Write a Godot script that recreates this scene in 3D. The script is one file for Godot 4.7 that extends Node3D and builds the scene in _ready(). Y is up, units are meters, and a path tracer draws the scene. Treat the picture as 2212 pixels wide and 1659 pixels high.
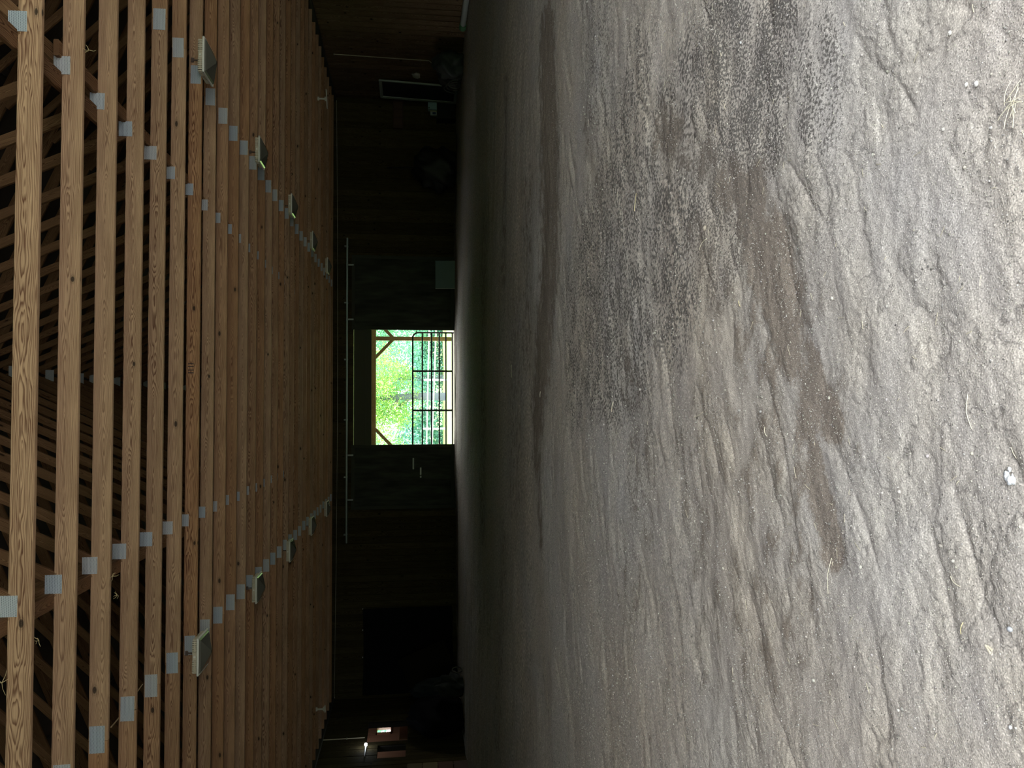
extends Node3D
# A timber riding hall seen from its open end by a camera turned on its side.
# World: x to the right across the hall, y up, -z down the hall. The near opening is at z = NEAR, the far wall at z = BACK.

const FOCAL := 1650.0          # pixels, for the 2212 x 1659 frame
const EYE := 1.30
const NEAR := 1.9
const BACK := -23.3
const OPEN_L := -2.8           # the open doorway at the near end
const OPEN_R := 8.4
const HEAD := 3.6
const WALL_L := -8.53
const WALL_R := 9.46
const CHORD := 3.63            # underside of the truss bottom chords
const MID := 0.63              # centre line of the trusses
const RIDGE := 7.75

var rng := RandomNumberGenerator.new()
var wood: Array = []           # pale truss timber, several boards
var plank: Array = []          # old brown wall boards
var pale_plank: Array = []          # the paler boards of the right wall
var shaded_wood: Array = []           # truss timber tinted dark: roof void shade painted on webs, top chords, braces
var used := {}
var patches: Array = []        # floor height fields, for putting things on the floor


func _ready() -> void:
	rng.seed = 7
	# ---- camera -------------------------------------------------------------
	var cam := Camera3D.new()
	cam.name = "camera"
	var p := atan(214.0 / FOCAL)
	var t := atan(56.5 / FOCAL * cos(p))
	var right := Vector3(cos(t), 0, sin(t))
	var fwd := Vector3(sin(t) * cos(p), -sin(p), -cos(t) * cos(p))
	var up := right.cross(fwd)
	cam.transform = Transform3D(Basis(-up, right, -fwd), Vector3(0, EYE, 0))
	cam.fov = rad_to_deg(2.0 * atan(829.5 / FOCAL))
	cam.near = 0.05
	cam.far = 300.0
	add_child(cam)
	cam.current = true
	# ---- sky, sun, exposure -------------------------------------------------
	var sky_m := ProceduralSkyMaterial.new()
	sky_m.sky_top_color = Color(0.93, 0.94, 0.96)
	sky_m.sky_horizon_color = Color(1.0, 0.985, 0.95)
	sky_m.sky_curve = 0.25
	sky_m.ground_bottom_color = Color(0.30, 0.30, 0.27)
	sky_m.ground_horizon_color = Color(0.36, 0.36, 0.33)
	sky_m.sun_angle_max = 1.0
	var sky := Sky.new()
	sky.sky_material = sky_m
	var env := Environment.new()
	env.background_mode = Environment.BG_SKY
	env.sky = sky
	env.background_energy_multiplier = 1.0
	env.tonemap_mode = Environment.TONE_MAPPER_LINEAR
	env.tonemap_exposure = 12.0
	env.sdfgi_enabled = true
	env.ssao_enabled = true
	env.ssil_enabled = true
	var we := WorldEnvironment.new()
	we.name = "world_environment"
	we.environment = env
	add_child(we)
	var sun := DirectionalLight3D.new()
	sun.name = "sun"
	sun.light_energy = 0.45
	sun.light_color = Color(1.0, 0.98, 0.93)
	sun.light_angular_distance = 0.6
	sun.shadow_enabled = true
	sun.look_at_from_position(Vector3(14, 26, -18), Vector3.ZERO)
	add_child(sun)
	# ---- the place ----------------------------------------------------------
	make_woods()
	build_floor()
	build_shell()
	build_far_wall()
	build_trusses()
	build_lights()
	build_far_things()
	build_left_side()
	build_right_side()
	build_outside()
	build_litter()


# ============================================================================
# helpers
# ============================================================================
class Geo:
	var v := PackedVector3Array()
	var n := PackedVector3Array()
	var uv := PackedVector2Array()
	var ix := PackedInt32Array()

	func quad(a: Vector3, b: Vector3, c: Vector3, d: Vector3, ua := Vector2(0, 0), ub := Vector2(1, 0), uc := Vector2(1, 1), ud := Vector2(0, 1)) -> void:
		# corners counter-clockwise as seen from outside
		var nn := (b - a).cross(d - a)
		if nn.length() < 1e-12:
			nn = (c - b).cross(d - b)
		nn = nn.normalized()
		var k := v.size()
		v.append_array([a, b, c, d])
		n.append_array([nn, nn, nn, nn])
		uv.append_array([ua, ub, uc, ud])
		ix.append_array([k, k + 2, k + 1, k, k + 3, k + 2])

	func tri(a: Vector3, b: Vector3, c: Vector3) -> void:
		var nn := (b - a).cross(c - a).normalized()
		var k := v.size()
		v.append_array([a, b, c])
		n.append_array([nn, nn, nn])
		uv.append_array([Vector2(0, 0), Vector2(1, 0), Vector2(0.5, 1)])
		ix.append_array([k, k + 2, k + 1])

	func box(c: Vector3, s: Vector3, b := Basis.IDENTITY, r := 0.0) -> void:
		# a box, its edges chamfered by r; uv in metres
		var h := s / 2.0
		if r <= 0.0:
			for ax in 3:
				for sg in [-1.0, 1.0]:
					_face(c, h, b, ax, sg, 0.0)
			return
		for ax in 3:
			for sg in [-1.0, 1.0]:
				_face(c, h, b, ax, sg, r)
		for ax in 3:                      # chamfers along each axis
			var u := (ax + 1) % 3
			var w := (ax + 2) % 3
			for su in [-1.0, 1.0]:
				for sw in [-1.0, 1.0]:
					var q: Array = []
					for e in [[-1.0, 0], [1.0, 0], [1.0, 1], [-1.0, 1]]:
						var p := Vector3.ZERO
						p[ax] = e[0] * (h[ax] - r)
						p[u] = su * (h[u] - (r if e[1] == 0 else 0.0))
						p[w] = sw * (h[w] - (0.0 if e[1] == 0 else r))
						q.append(c + b * p)
					if su * sw > 0:
						quad(q[3], q[2], q[1], q[0])
					else:
						quad(q[0], q[1], q[2], q[3])

	func _face(c: Vector3, h: Vector3, b: Basis, ax: int, sg: float, r: float) -> void:
		var u := (ax + 1) % 3
		var w := (ax + 2) % 3
		var q: Array = []
		var t: Array = []
		for e in [[-1.0, -1.0], [1.0, -1.0], [1.0, 1.0], [-1.0, 1.0]]:
			var p := Vector3.ZERO
			p[ax] = sg * h[ax]
			p[u] = e[0] * (h[u] - r)
			p[w] = e[1] * (h[w] - r)
			q.append(c + b * p)
			t.append(Vector2(p[u], p[w]))
		if sg > 0:
			quad(q[0], q[1], q[2], q[3], t[0], t[1], t[2], t[3])
		else:
			quad(q[3], q[2], q[1], q[0], t[3], t[2], t[1], t[0])

	func tube(pts: Array, r0: float, r1 := -1.0, seg := 8, caps := true) -> void:
		if r1 < 0:
			r1 = r0
		var m := pts.size()
		var side := Vector3.ZERO
		var base := v.size()
		for i in m:
			var d: Vector3 = (pts[min(i + 1, m - 1)] - pts[max(i - 1, 0)]).normalized()
			if side == Vector3.ZERO:
				side = d.cross(Vector3.UP if absf(d.y) < 0.9 else Vector3.RIGHT).normalized()
			side = (side - d * side.dot(d)).normalized()
			var oth := d.cross(side)
			var r := lerpf(r0, r1, float(i) / max(1, m - 1))
			for k in seg + 1:
				var a := TAU * k / seg
				var o := side * cos(a) + oth * sin(a)
				v.append(pts[i] + o * r)
				n.append(o)
				uv.append(Vector2(float(k) / seg, float(i)))
		for i in m - 1:
			for k in seg:
				var a := base + i * (seg + 1) + k
				var e := a + seg + 1
				ix.append_array([a, e, a + 1, a + 1, e, e + 1])
		if caps:
			for e in [0, m - 1]:
				var cc := v.size()
				var nn: Vector3 = (pts[e] - pts[1 if e == 0 else m - 2]).normalized()
				v.append(pts[e])
				n.append(nn)
				uv.append(Vector2.ZERO)
				for k in seg + 1:
					v.append(v[base + e * (seg + 1) + k])
					n.append(nn)
					uv.append(Vector2.ZERO)
				for k in seg:
					if e == 0:
						ix.append_array([cc, cc + 1 + k, cc + 2 + k])
					else:
						ix.append_array([cc, cc + 2 + k, cc + 1 + k])

	func grid(nx: int, nz: int, f: Callable) -> void:
		# a smooth sheet of nx by nz cells; f(u, w) gives the point
		var base := v.size()
		for j in nz + 1:
			for i in nx + 1:
				v.append(f.call(float(i) / nx, float(j) / nz))
				n.append(Vector3.ZERO)
				uv.append(Vector2(float(i) / nx, float(j) / nz))
		for j in nz:
			for i in nx:
				var a := base + j * (nx + 1) + i
				var b := a + nx + 1
				for tr in [[a, a + 1, b], [a + 1, b + 1, b]]:
					var nn := (v[tr[2]] - v[tr[0]]).cross(v[tr[1]] - v[tr[0]])
					for q in tr:
						n[q] += nn
					ix.append_array([tr[0], tr[1], tr[2]])
		for q in range(base, v.size()):
			n[q] = n[q].normalized()

	func mesh() -> ArrayMesh:
		var a := []
		a.resize(Mesh.ARRAY_MAX)
		a[Mesh.ARRAY_VERTEX] = v
		a[Mesh.ARRAY_NORMAL] = n
		a[Mesh.ARRAY_TEX_UV] = uv
		a[Mesh.ARRAY_INDEX] = ix
		var m := ArrayMesh.new()
		m.add_surface_from_arrays(Mesh.PRIMITIVE_TRIANGLES, a)
		return m


func lump(g: Geo, c: Vector3, r: Vector3, amp: float, sd: int, nu := 28, nv := 18, freq := 1.6) -> void:
	# a crumpled rounded heap, flat where it stands
	var no := FastNoiseLite.new()
	no.seed = sd
	no.frequency = freq
	no.fractal_octaves = 3
	g.grid(nu, nv, func(u: float, w: float) -> Vector3:
		var a := u * TAU
		var e := (w - 0.5) * PI
		var d := Vector3(cos(e) * cos(a), sin(e), cos(e) * sin(a))
		var k := 1.0 + amp * no.get_noise_3d(d.x, d.y, d.z) * 2.0
		var q := d * k
		return c + Vector3(q.x * r.x, maxf(q.y * r.y, -r.y * 0.8), q.z * r.z))


func numbered(called: String) -> String:
	var k: int = used.get(called, 0)
	used[called] = k + 1
	return called if k == 0 else "%s_%03d" % [called, k]


func thing(called: String, label: String, category: String, at := Vector3.ZERO, group := "", turn := 0.0) -> Node3D:
	var o := Node3D.new()
	o.name = numbered(called)
	add_child(o)
	o.position = at
	o.rotation.y = turn
	tag(o, label, category, group)
	return o


func tag(o: Node, label: String, category: String, group := "") -> void:
	o.set_meta("label", label)
	if category != "":
		o.set_meta("category", category)
	if group != "":
		o.set_meta("group", group)


func part(called: String, m: Mesh, mat: Material, parent: Node, at := Transform3D.IDENTITY, label := "") -> MeshInstance3D:
	var o := MeshInstance3D.new()
	o.mesh = m
	o.material_override = mat
	o.transform = at
	if parent == self:
		o.name = numbered(called)
	else:
		var k := 0
		for ch in parent.get_children():
			if ch.name == called or String(ch.name).begins_with(called + "_"):
				k += 1
		o.name = called if k == 0 else "%s_%03d" % [called, k]
	parent.add_child(o, true)
	if label != "":
		o.set_meta("label", label)
	return o


func quick(called: String, m: Mesh, mat: Material, parent: Node, index: int, at := Transform3D.IDENTITY) -> MeshInstance3D:
	# part() for long rows, where the number is known
	var o := MeshInstance3D.new()
	o.mesh = m
	o.material_override = mat
	o.transform = at
	o.name = called if index == 0 else "%s_%03d" % [called, index]
	parent.add_child(o, true)
	return o


func structure(called: String, label := "") -> Node3D:
	var o := Node3D.new()
	o.name = called
	add_child(o)
	o.set_meta("kind", "structure")
	if label != "":
		o.set_meta("label", label)
	return o


func mat(lin: Color, rough := 0.8, metal := 0.0, spec := 0.5) -> StandardMaterial3D:
	var m := StandardMaterial3D.new()
	m.albedo_color = lin.linear_to_srgb()
	m.roughness = rough
	m.metallic = metal
	m.metallic_specular = spec
	return m


func at(x: float, y: float, z: float) -> Transform3D:
	return Transform3D(Basis.IDENTITY, Vector3(x, y, z))


func noise(sd: int, freq: float, oct := 1, type := FastNoiseLite.TYPE_SIMPLEX_SMOOTH) -> FastNoiseLite:
	var n := FastNoiseLite.new()
	n.seed = sd
	n.noise_type = type
	n.frequency = freq
	n.fractal_type = FastNoiseLite.FRACTAL_FBM if oct > 1 else FastNoiseLite.FRACTAL_NONE
	n.fractal_octaves = oct
	return n


# ============================================================================
# timber
# ============================================================================
func wood_texture(sd: int, ring: float, tone: float, contrast: float, flat_cut: float) -> ImageTexture:
	# 6.4 m by 0.14 m of a sawn board, without a seam: growth rings of a log cut lengthwise, fibres, knots
	var w := 2048
	var h := 96
	var r := RandomNumberGenerator.new()
	r.seed = sd
	var n1 := noise(sd, 0.55, 2)
	var n2 := noise(sd + 1, 0.9, 3)
	var fib: PackedByteArray = _stretched(noise(sd + 2, 0.22, 2), w, h, 24)
	var wav: PackedByteArray = _stretched(noise(sd + 3, 0.035, 2), w, h, 5)
	var blot: PackedByteArray = _stretched(noise(sd + 4, 0.012, 3), w, h, 3)
	var off := r.randf_range(-0.02, 0.02)
	var depth := r.randf_range(0.012, 0.03) * flat_cut
	var bytes := PackedByteArray()
	bytes.resize(w * h * 3)
	var light := Color(0.57, 0.385, 0.235) * tone
	var dark := Color(0.215, 0.112, 0.062) * tone
	for x in w:
		var e := TAU * x / w
		var y0 := off + 0.022 * n1.get_noise_2d(cos(e) * 1.02, sin(e) * 1.02)
		var z0 := depth + 0.045 * n2.get_noise_2d(cos(e) * 1.3 + 40.0, sin(e) * 1.3)
		var zz := z0 * z0
		for y in h:
			var i := y * w + x
			var q := (y / 95.0 - 0.5) * 0.14 - y0
			var g := sqrt(q * q + zz) / ring + (wav[i] - 128) * 0.0065
			g -= floorf(g)
			var d := clampf((g - 0.35) * 2.2, 0.0, 1.0) * clampf((1.0 - g) * 9.0, 0.0, 1.0)
			d = d * contrast + (fib[i] - 128) * 0.0022 + (blot[i] - 128) * 0.0022
			var j := i * 3
			bytes[j] = int(clampf(pow(maxf(light.r + (dark.r - light.r) * d, 0.004), 0.4545) * 255.0, 0.0, 255.0))
			bytes[j + 1] = int(clampf(pow(maxf(light.g + (dark.g - light.g) * d, 0.004), 0.4545) * 255.0, 0.0, 255.0))
			bytes[j + 2] = int(clampf(pow(maxf(light.b + (dark.b - light.b) * d, 0.004), 0.4545) * 255.0, 0.0, 255.0))
	for k in r.randi_range(0, 2):       # knots
		var kx := r.randi_range(60, w - 60)
		var ky := r.randi_range(20, h - 20)
		var rx := r.randf_range(5.0, 9.0)
		var ry := rx * r.randf_range(0.9, 1.3)
		for y in range(max(0, ky - 26), min(h, ky + 26)):
			for x in range(kx - 40, kx + 40):
				var e := Vector2((x - kx) / rx, (y - ky) / ry).length()
				var f := 1.0
				if e < 1.0:
					f = 0.42 + 0.14 * cos(e * 16.0)
				elif e < 2.4:
					f = 1.0 - 0.28 * (2.4 - e) / 1.4 * (0.6 + 0.4 * cos(e * 11.0))
				if f < 1.0:
					var j := (y * w + x) * 3
					for c in 3:
						bytes[j + c] = int(bytes[j + c] * f)
	return ImageTexture.create_from_image(Image.create_from_data(w, h, false, Image.FORMAT_RGB8, bytes))


func _stretched(n: FastNoiseLite, w: int, h: int, k: int) -> PackedByteArray:
	var im := n.get_seamless_image(w / k, h, false, false, 0.1, false)
	im.resize(w, h, Image.INTERPOLATE_CUBIC)
	im.convert(Image.FORMAT_L8)
	return im.get_data()


func make_woods() -> void:
	var spec := [[11, 0.0105, 1.0, 1.0, 1.0], [23, 0.0085, 0.96, 0.8, 0.5], [31, 0.0070, 0.92, 0.7, 0.25], [47, 0.0062, 0.95, 0.95, 0.6], [59, 0.0080, 0.9, 1.0, 0.9], [61, 0.0095, 0.98, 0.8, 0.4], [73, 0.0085, 0.88, 0.9, 1.1], [83, 0.0068, 0.85, 0.75, 0.7]]
	for s in spec:
		var tex := wood_texture(s[0], s[1], s[2], s[3], s[4])
		for k in 3:
			var m := StandardMaterial3D.new()
			m.albedo_texture = tex
			m.roughness = 0.72
			m.metallic_specular = 0.35
			m.uv1_offset = Vector3(k * 0.31, 0, 0)
			m.albedo_color = [Color(1, 1, 1), Color(0.97, 0.94, 0.91), Color(0.97, 0.91, 0.85)][k]
			wood.append(m)
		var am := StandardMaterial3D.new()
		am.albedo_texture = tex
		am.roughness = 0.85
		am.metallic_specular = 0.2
		am.albedo_color = Color(0.66, 0.62, 0.58)  # dark tint puts the roof void's shade into the timber colour
		shaded_wood.append(am)
		for k in 2:
			var m := StandardMaterial3D.new()
			m.albedo_texture = tex
			m.roughness = 0.85
			m.metallic_specular = 0.2
			m.uv1_offset = Vector3(k * 0.43, 0, 0)
			m.albedo_color = [Color(0.42, 0.46, 0.41), Color(0.37, 0.405, 0.36)][k]
			plank.append(m)
			var dm := m.duplicate()
			dm.albedo_color = Color(0.64, 0.65, 0.66) if k == 0 else Color(0.58, 0.59, 0.60)
			pale_plank.append(dm)


func board(l: float, w: float, t: float, ch := 0.004) -> ArrayMesh:
	# a board along x: face w high (y), t thick (z), its long edges eased. u runs in units of 6.4 m, v across the face
	var g := Geo.new()
	var hw := w / 2.0
	var ht := t / 2.0
	var pr := [Vector2(hw - ch, ht), Vector2(hw, ht - ch), Vector2(hw, -ht + ch), Vector2(hw - ch, -ht), Vector2(-hw + ch, -ht), Vector2(-hw, -ht + ch), Vector2(-hw, ht - ch), Vector2(-hw + ch, ht)]
	var vv := [0.98, 0.96, 0.72, 0.70, 0.02, 0.04, 0.30, 0.02]   # v at the start of each side
	var ve := [0.96, 0.72, 0.70, 0.02, 0.04, 0.30, 0.02, 0.98]
	var u0 := 0.0
	var u1 := l / 6.4
	for k in 8:
		var a: Vector2 = pr[k]
		var b: Vector2 = pr[(k + 1) % 8]
		g.quad(Vector3(-l / 2, a.x, a.y), Vector3(l / 2, a.x, a.y), Vector3(l / 2, b.x, b.y), Vector3(-l / 2, b.x, b.y), Vector2(u0, vv[k]), Vector2(u1, vv[k]), Vector2(u1, ve[k]), Vector2(u0, ve[k]))
	for sg in [-1.0, 1.0]:
		for k in range(1, 7):
			var a := Vector3(sg * l / 2, pr[0].x, pr[0].y)
			var b := Vector3(sg * l / 2, pr[k].x, pr[k].y)
			var c := Vector3(sg * l / 2, pr[k + 1].x, pr[k + 1].y)
			if sg < 0:
				g.tri(a, b, c)
			else:
				g.tri(a, c, b)
	return g.mesh()


func along(a: Vector3, b: Vector3, face := Vector3.BACK) -> Transform3D:
	# lays a board's x axis from a to b, its face towards «face»
	var x := (b - a).normalized()
	var y := face.cross(x).normalized()
	return Transform3D(Basis(x, y, x.cross(y)), (a + b) / 2.0)


# ============================================================================
# floor
# ============================================================================
func _layer(n: FastNoiseLite, f: float, x0: float, z0: float, cell: float, nx: int, nz: int, stretch := 1.0) -> PackedByteArray:
	n.frequency = f * cell
	var w := maxi(4, int(ceil(nx / stretch)))
	n.offset = Vector3(x0 / cell / stretch, z0 / cell, 0)
	var im := n.get_image(w, nz, false, false, false)
	if w != nx:
		im.resize(nx, nz, Image.INTERPOLATE_CUBIC)
	im.convert(Image.FORMAT_L8)
	return im.get_data()


func _mask(strokes: Array, x0: float, z0: float, lx: float, lz: float, nx: int, nz: int) -> PackedByteArray:
	# soft strokes [x1, z1, x2, z2, half-width across z, strength], drawn small and enlarged
	var w := 220
	var h := 150
	var im := Image.create_empty(w, h, false, Image.FORMAT_L8)
	var a := PackedFloat32Array()
	a.resize(w * h)
	for s in strokes:
		var p := Vector2(s[0], s[1])
		var d := Vector2(s[2], s[3]) - p
		var dd := maxf(d.length_squared(), 1e-6)
		for j in h:
			var z := z0 + (j + 0.5) / h * lz
			for i in w:
				var x := x0 + (i + 0.5) / w * lx
				var q := Vector2(x, z) - p
				var e: float = (q - d * clampf(q.dot(d) / dd, 0.0, 1.0)).length() / s[4]
				if e < 1.6:
					var k := j * w + i
					a[k] = maxf(a[k], s[5] * smoothstep(1.6, 0.3, e))
	var by := PackedByteArray()
	by.resize(w * h)
	for k in w * h:
		by[k] = int(clampf(a[k], 0.0, 1.0) * 255.0)
	im = Image.create_from_data(w, h, false, Image.FORMAT_L8, by)
	im.resize(nx, nz, Image.INTERPOLATE_CUBIC)
	return im.get_data()


const MUD_AND_SHADE := [   # solid damp brown dirt, plus one stroke of painted shade at the far sill
	[0.7, -2.95, 0.1, -2.75, 0.35, 0.46], [0.1, -2.75, -0.8, -2.65, 0.38, 0.44], [-0.1, -3.3, -1.1, -3.1, 0.4, 0.40], [0.5, -2.5, -0.1, -2.25, 0.2, 0.42],
	[0.95, -3.05, 0.80, -2.75, 0.12, 0.9], [0.80, -2.80, 0.55, -2.66, 0.17, 1.0], [0.55, -2.68, 0.40, -2.56, 0.18, 1.0], [0.40, -2.58, 0.22, -2.50, 0.15, 1.0],
	[0.22, -2.48, 0.08, -2.38, 0.12, 0.95], [0.08, -2.36, -0.05, -2.28, 0.10, 0.85], [-0.03, -2.42, -0.2, -2.44, 0.12, 0.7], [-0.18, -2.38, -0.33, -2.33, 0.09, 0.95], [-0.33, -2.33, -0.46, -2.28, 0.075, 1.0],
	[-0.62, -2.46, -0.77, -2.56, 0.07, 0.7], [-0.40, -2.62, -0.7, -2.6, 0.12, 0.45], [0.3, -2.75, -0.1, -2.62, 0.16, 0.55], [0.0, -2.85, -0.35, -2.75, 0.12, 0.45],
	[1.46, -3.85, 1.34, -3.65, 0.16, 0.85], [1.25, -3.5, 1.1, -3.25, 0.14, 0.6], [0.75, -3.35, 0.5, -3.1, 0.15, 0.55],
	[3.95, -7.55, 3.6, -7.3, 0.14, 0.75], [3.6, -7.3, 2.6, -7.15, 0.44, 1.0], [2.7, -7.2, 1.9, -7.2, 0.5, 1.0], [1.9, -7.2, 1.3, -7.25, 0.55, 0.95], [1.3, -7.3, 0.6, -7.6, 0.52, 0.95],
	[0.6, -7.65, 0.0, -8.0, 0.46, 0.9], [0.0, -8.0, -0.5, -8.0, 0.36, 0.75], [-0.5, -7.85, -1.35, -7.75, 0.14, 0.7], [2.4, -8.6, 0.8, -8.7, 0.5, 0.45], [1.0, -9.5, -0.8, -9.8, 0.8, 0.4],
	[0.2, -4.55, -0.3, -4.3, 0.22, 0.5], [-0.6, -4.3, -1.2, -4.6, 0.25, 0.42], [-0.2, -3.6, -0.7, -3.4, 0.2, 0.4], [2.2, -5.6, 1.6, -5.3, 0.2, 0.45],
	[8.0, -22.9, -6.0, -22.9, 0.42, 1.0], [4.5, -10.5, 2.0, -11.0, 0.3, 0.5], [-2, -11, -5, -12, 0.6, 0.4], [3, -14, -2, -14.5, 0.8, 0.5]]  # first stroke paints shade on the dirt inside the far door
const SPECK := [   # dry crust broken by dark damp specks
	[1.45, -2.60, 1.30, -2.62, 0.20, 1.0], [1.35, -2.66, 1.0, -2.70, 0.17, 1.0], [1.25, -2.85, 0.9, -2.9, 0.22, 0.95], [1.6, -3.0, 0.9, -3.2, 0.35, 0.75], [1.5, -3.4, 0.7, -3.5, 0.35, 0.7],
	[1.4, -3.8, 0.5, -3.7, 0.35, 0.68], [2.0, -4.3, 0.6, -4.2, 0.4, 0.5], [1.6, -4.6, 0.3, -4.5, 0.45, 0.66], [1.4, -5.1, 0.2, -4.9, 0.4, 0.72], [1.2, -5.6, 0.3, -5.4, 0.45, 0.66], [1.0, -6.2, 0.1, -6.1, 0.4, 0.5],
	[3.2, -5.4, 1.6, -5.0, 0.5, 0.42], [1.15, -2.3, 0.95, -2.3, 0.18, 0.55], [1.0, -2.35, 0.5, -2.35, 0.25, 0.30], [0.9, -2.05, 0.5, -2.0, 0.3, 0.16], [0.3, -4.2, -0.4, -4.4, 0.3, 0.4], [0.75, -2.95, 0.6, -3.1, 0.2, 0.7]]


const DENTS := [[0.64, -1.82, 0.050], [0.45, -1.89, 0.050], [0.36, -2.03, 0.045], [0.22, -1.80, 0.050], [-0.14, -1.93, 0.060], [0.06, -2.94, 0.060], [-0.29, -2.70, 0.060], [-0.50, -3.26, 0.070], [0.02, -1.69, 0.040], [-0.08, -2.45, 0.050], [-0.65, -2.11, 0.060], [0.15, -3.22, 0.070], [0.24, -2.24, 0.060], [-0.26, -1.66, 0.050], [0.68, -2.35, 0.050], [-0.83, -2.90, 0.070], [-0.69, -1.78, 0.050]]


func patch(x0: float, z0: float, lx: float, lz: float, cell: float, step: int, fine: bool, parent: Node, index: int) -> void:
	# a piece of dirt: z0 is its far edge
	var nx := int(round(lx / cell))
	var nz := int(round(lz / cell))
	var warp := noise(5, 1.0, 2)
	warp.domain_warp_enabled = true
	warp.domain_warp_amplitude = 0.28 / cell * 0.5
	warp.domain_warp_frequency = 1.3 * cell
	warp.domain_warp_fractal_type = FastNoiseLite.DOMAIN_WARP_FRACTAL_NONE
	var l0 := _layer(noise(2, 1.0, 2), 0.8, x0, z0, cell, nx, nz, 2.0)
	var slant := 0.42
	var low := x0 * slant if slant > 0 else (x0 + lx) * slant
	var more := int(ceil(lx * slant / cell)) + 1
	var l1s := _layer(warp, 2.9, x0, z0 + low, cell, nx, nz + more, 2.6)
	var l1 := PackedByteArray()
	l1.resize(nx * nz)
	for i in nx:
		var off := int((x0 + i * cell) * slant / cell - low / cell)
		for j in nz:
			l1[j * nx + i] = l1s[(j + off) * nx + i]
	var l2 := _layer(noise(8, 1.0, 3), 34.0 if fine else 8.0, x0, z0, cell, nx, nz, 1.0)
	var l3 := _layer(noise(9, 1.0, 3), (60.0 if cell < 0.004 else 34.0) if fine else 9.0, x0, z0, cell, nx, nz, 1.0)
	var l4 := _layer(noise(12, 1.0, 3), 2.6, x0, z0, cell, nx, nz, 1.6)
	var l5 := _layer(noise(15, 1.0, 1), 190.0 if fine else 30.0, x0, z0, cell, nx, nz, 1.0)
	var l6 := _layer(noise(18, 1.0, 4), 6.5, x0, z0, cell, nx, nz, 1.7)
	var l7 := _layer(noise(21, 1.0, 2), 0.55, x0, z0, cell, nx, nz, 1.0)
	var mud := _mask(MUD_AND_SHADE, x0, z0, lx, lz, nx, nz)  # damp mud and the painted sill shade together
	var spk := _mask(SPECK, x0, z0, lx, lz, nx, nz)
	# heights
	var hx := nx / step
	var hz := nz / step
	var hs := PackedFloat32Array()
	hs.resize((hx + 1) * (hz + 1))
	for j in hz + 1:
		var z := z0 + j * step * cell
		var far := smoothstep(-14.0, -5.0, z)
		for i in hx + 1:
			var k := mini(j * step, nz - 1) * nx + mini(i * step, nx - 1)
			var cr := absf(l1[k] - 128) / 128.0
			var x := x0 + i * step * cell
			var near := 0.35 + 0.65 * far
			var deep := clampf((l4[k] - 96) / 70.0, 0.15, 1.0)
			var h := (l0[k] - 128) * 0.00020 + near * deep * (0.017 * minf(pow(cr, 0.62), 0.8) - 0.010) + (l2[k] - 128) * 0.000012 * (0.4 + l4[k] / 160.0) + (l6[k] - 128) * 0.00005
			h -= mud[k] * 0.00003
			if l4[k] > 112:
				h -= 0.0022 * maxf(0.0, 1.0 - absf(l6[k] - 128) / 10.0) * near
			if z < -21.8:
				h += (0.06 - 0.055 * exp(-pow((x - 0.5) / 1.05, 2.0))) * smoothstep(-22.2, -23.0, z) * smoothstep(-4.0, -1.5, x) * smoothstep(8.5, 5.0, x)
			hs[j * (hx + 1) + i] = h
	if fine:                               # hoof prints: shallow dents with a raised rim
		for q in DENTS:
			for j in hz + 1:
				var dz: float = z0 + j * step * cell - q[1]
				if absf(dz) > 0.2:
					continue
				for i in hx + 1:
					var dx: float = x0 + i * step * cell - q[0]
					var e: float = (dx * dx + dz * dz * 1.6) / (q[2] * q[2])
					if e < 5.0:
						hs[j * (hx + 1) + i] -= 0.0055 * exp(-e) * clampf(0.4 + dx / q[2] * 0.5, 0.2, 1.0)
	# colours
	var bytes := PackedByteArray()
	bytes.resize(nx * nz * 3)
	var lut := PackedByteArray()
	lut.resize(1025)
	for i in 1025:
		lut[i] = int(round(clampf(Color(i / 1024.0, 0, 0).linear_to_srgb().r, 0, 1) * 255.0))
	var total := nx * nz
	for k in total:
		var grain := 1.0 + (l5[k] - 128) * 0.0034 + (l2[k] - 128) * 0.0010
		if l5[k] > 186:
			grain += (l5[k] - 186) * 0.008
		var a := l4[k] / 255.0
		var b := l7[k] / 255.0
		var cr := absf(l1[k] - 128) * 0.055       # colour is darker in the creases
		var e: float = l6[k] * 0.0039
		var m := clampf((mud[k] * 0.0039 + (e - 0.5) * 1.1 + (l3[k] - 128) * 0.0016 - 0.335) * 2.5, 0.0, 1.0)
		var s := spk[k] * 0.0039
		if s > 0.02:
			s = clampf((s * 0.46 + (l3[k] - 128) * 0.0068 + (e - 0.5) * 0.85 - 0.275) * 9.0, 0.0, 1.0) * minf(s * 2.0, 1.0)
		var darken := maxf(maxf(m * 0.84, mud[k] * 0.0015), s * 0.92)
		if cr < 0.3:
			darken = maxf(darken, (0.3 - cr) * 0.8 * clampf(a * 2.0 - 0.6, 0.0, 1.0))
		var c2 := absf(l6[k] - 128)  # second set of creases, coloured darker too
		if c2 < 6.0 and l4[k] > 112:
			darken = maxf(darken, (6.0 - c2) * 0.10)
		var br := maxf(m, mud[k] * 0.003) * (1.0 - s * 0.5)
		var r := (0.490 + 0.045 * (a - 0.5) + 0.04 * (b - 0.5)) * grain
		var g := (0.452 + 0.032 * (a - 0.5)) * grain
		var bl := (0.408 - 0.01 * (a - 0.5) - 0.05 * (b - 0.5)) * grain
		r += ((0.130 + 0.080 * br) * grain - r) * darken
		g += ((0.123 + 0.053 * br) * grain - g) * darken
		bl += ((0.117 + 0.028 * br) * grain - bl) * darken
		var j := k * 3
		bytes[j] = lut[clampi(int(r * 1024.0), 0, 1024)]
		bytes[j + 1] = lut[clampi(int(g * 1024.0), 0, 1024)]
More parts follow.
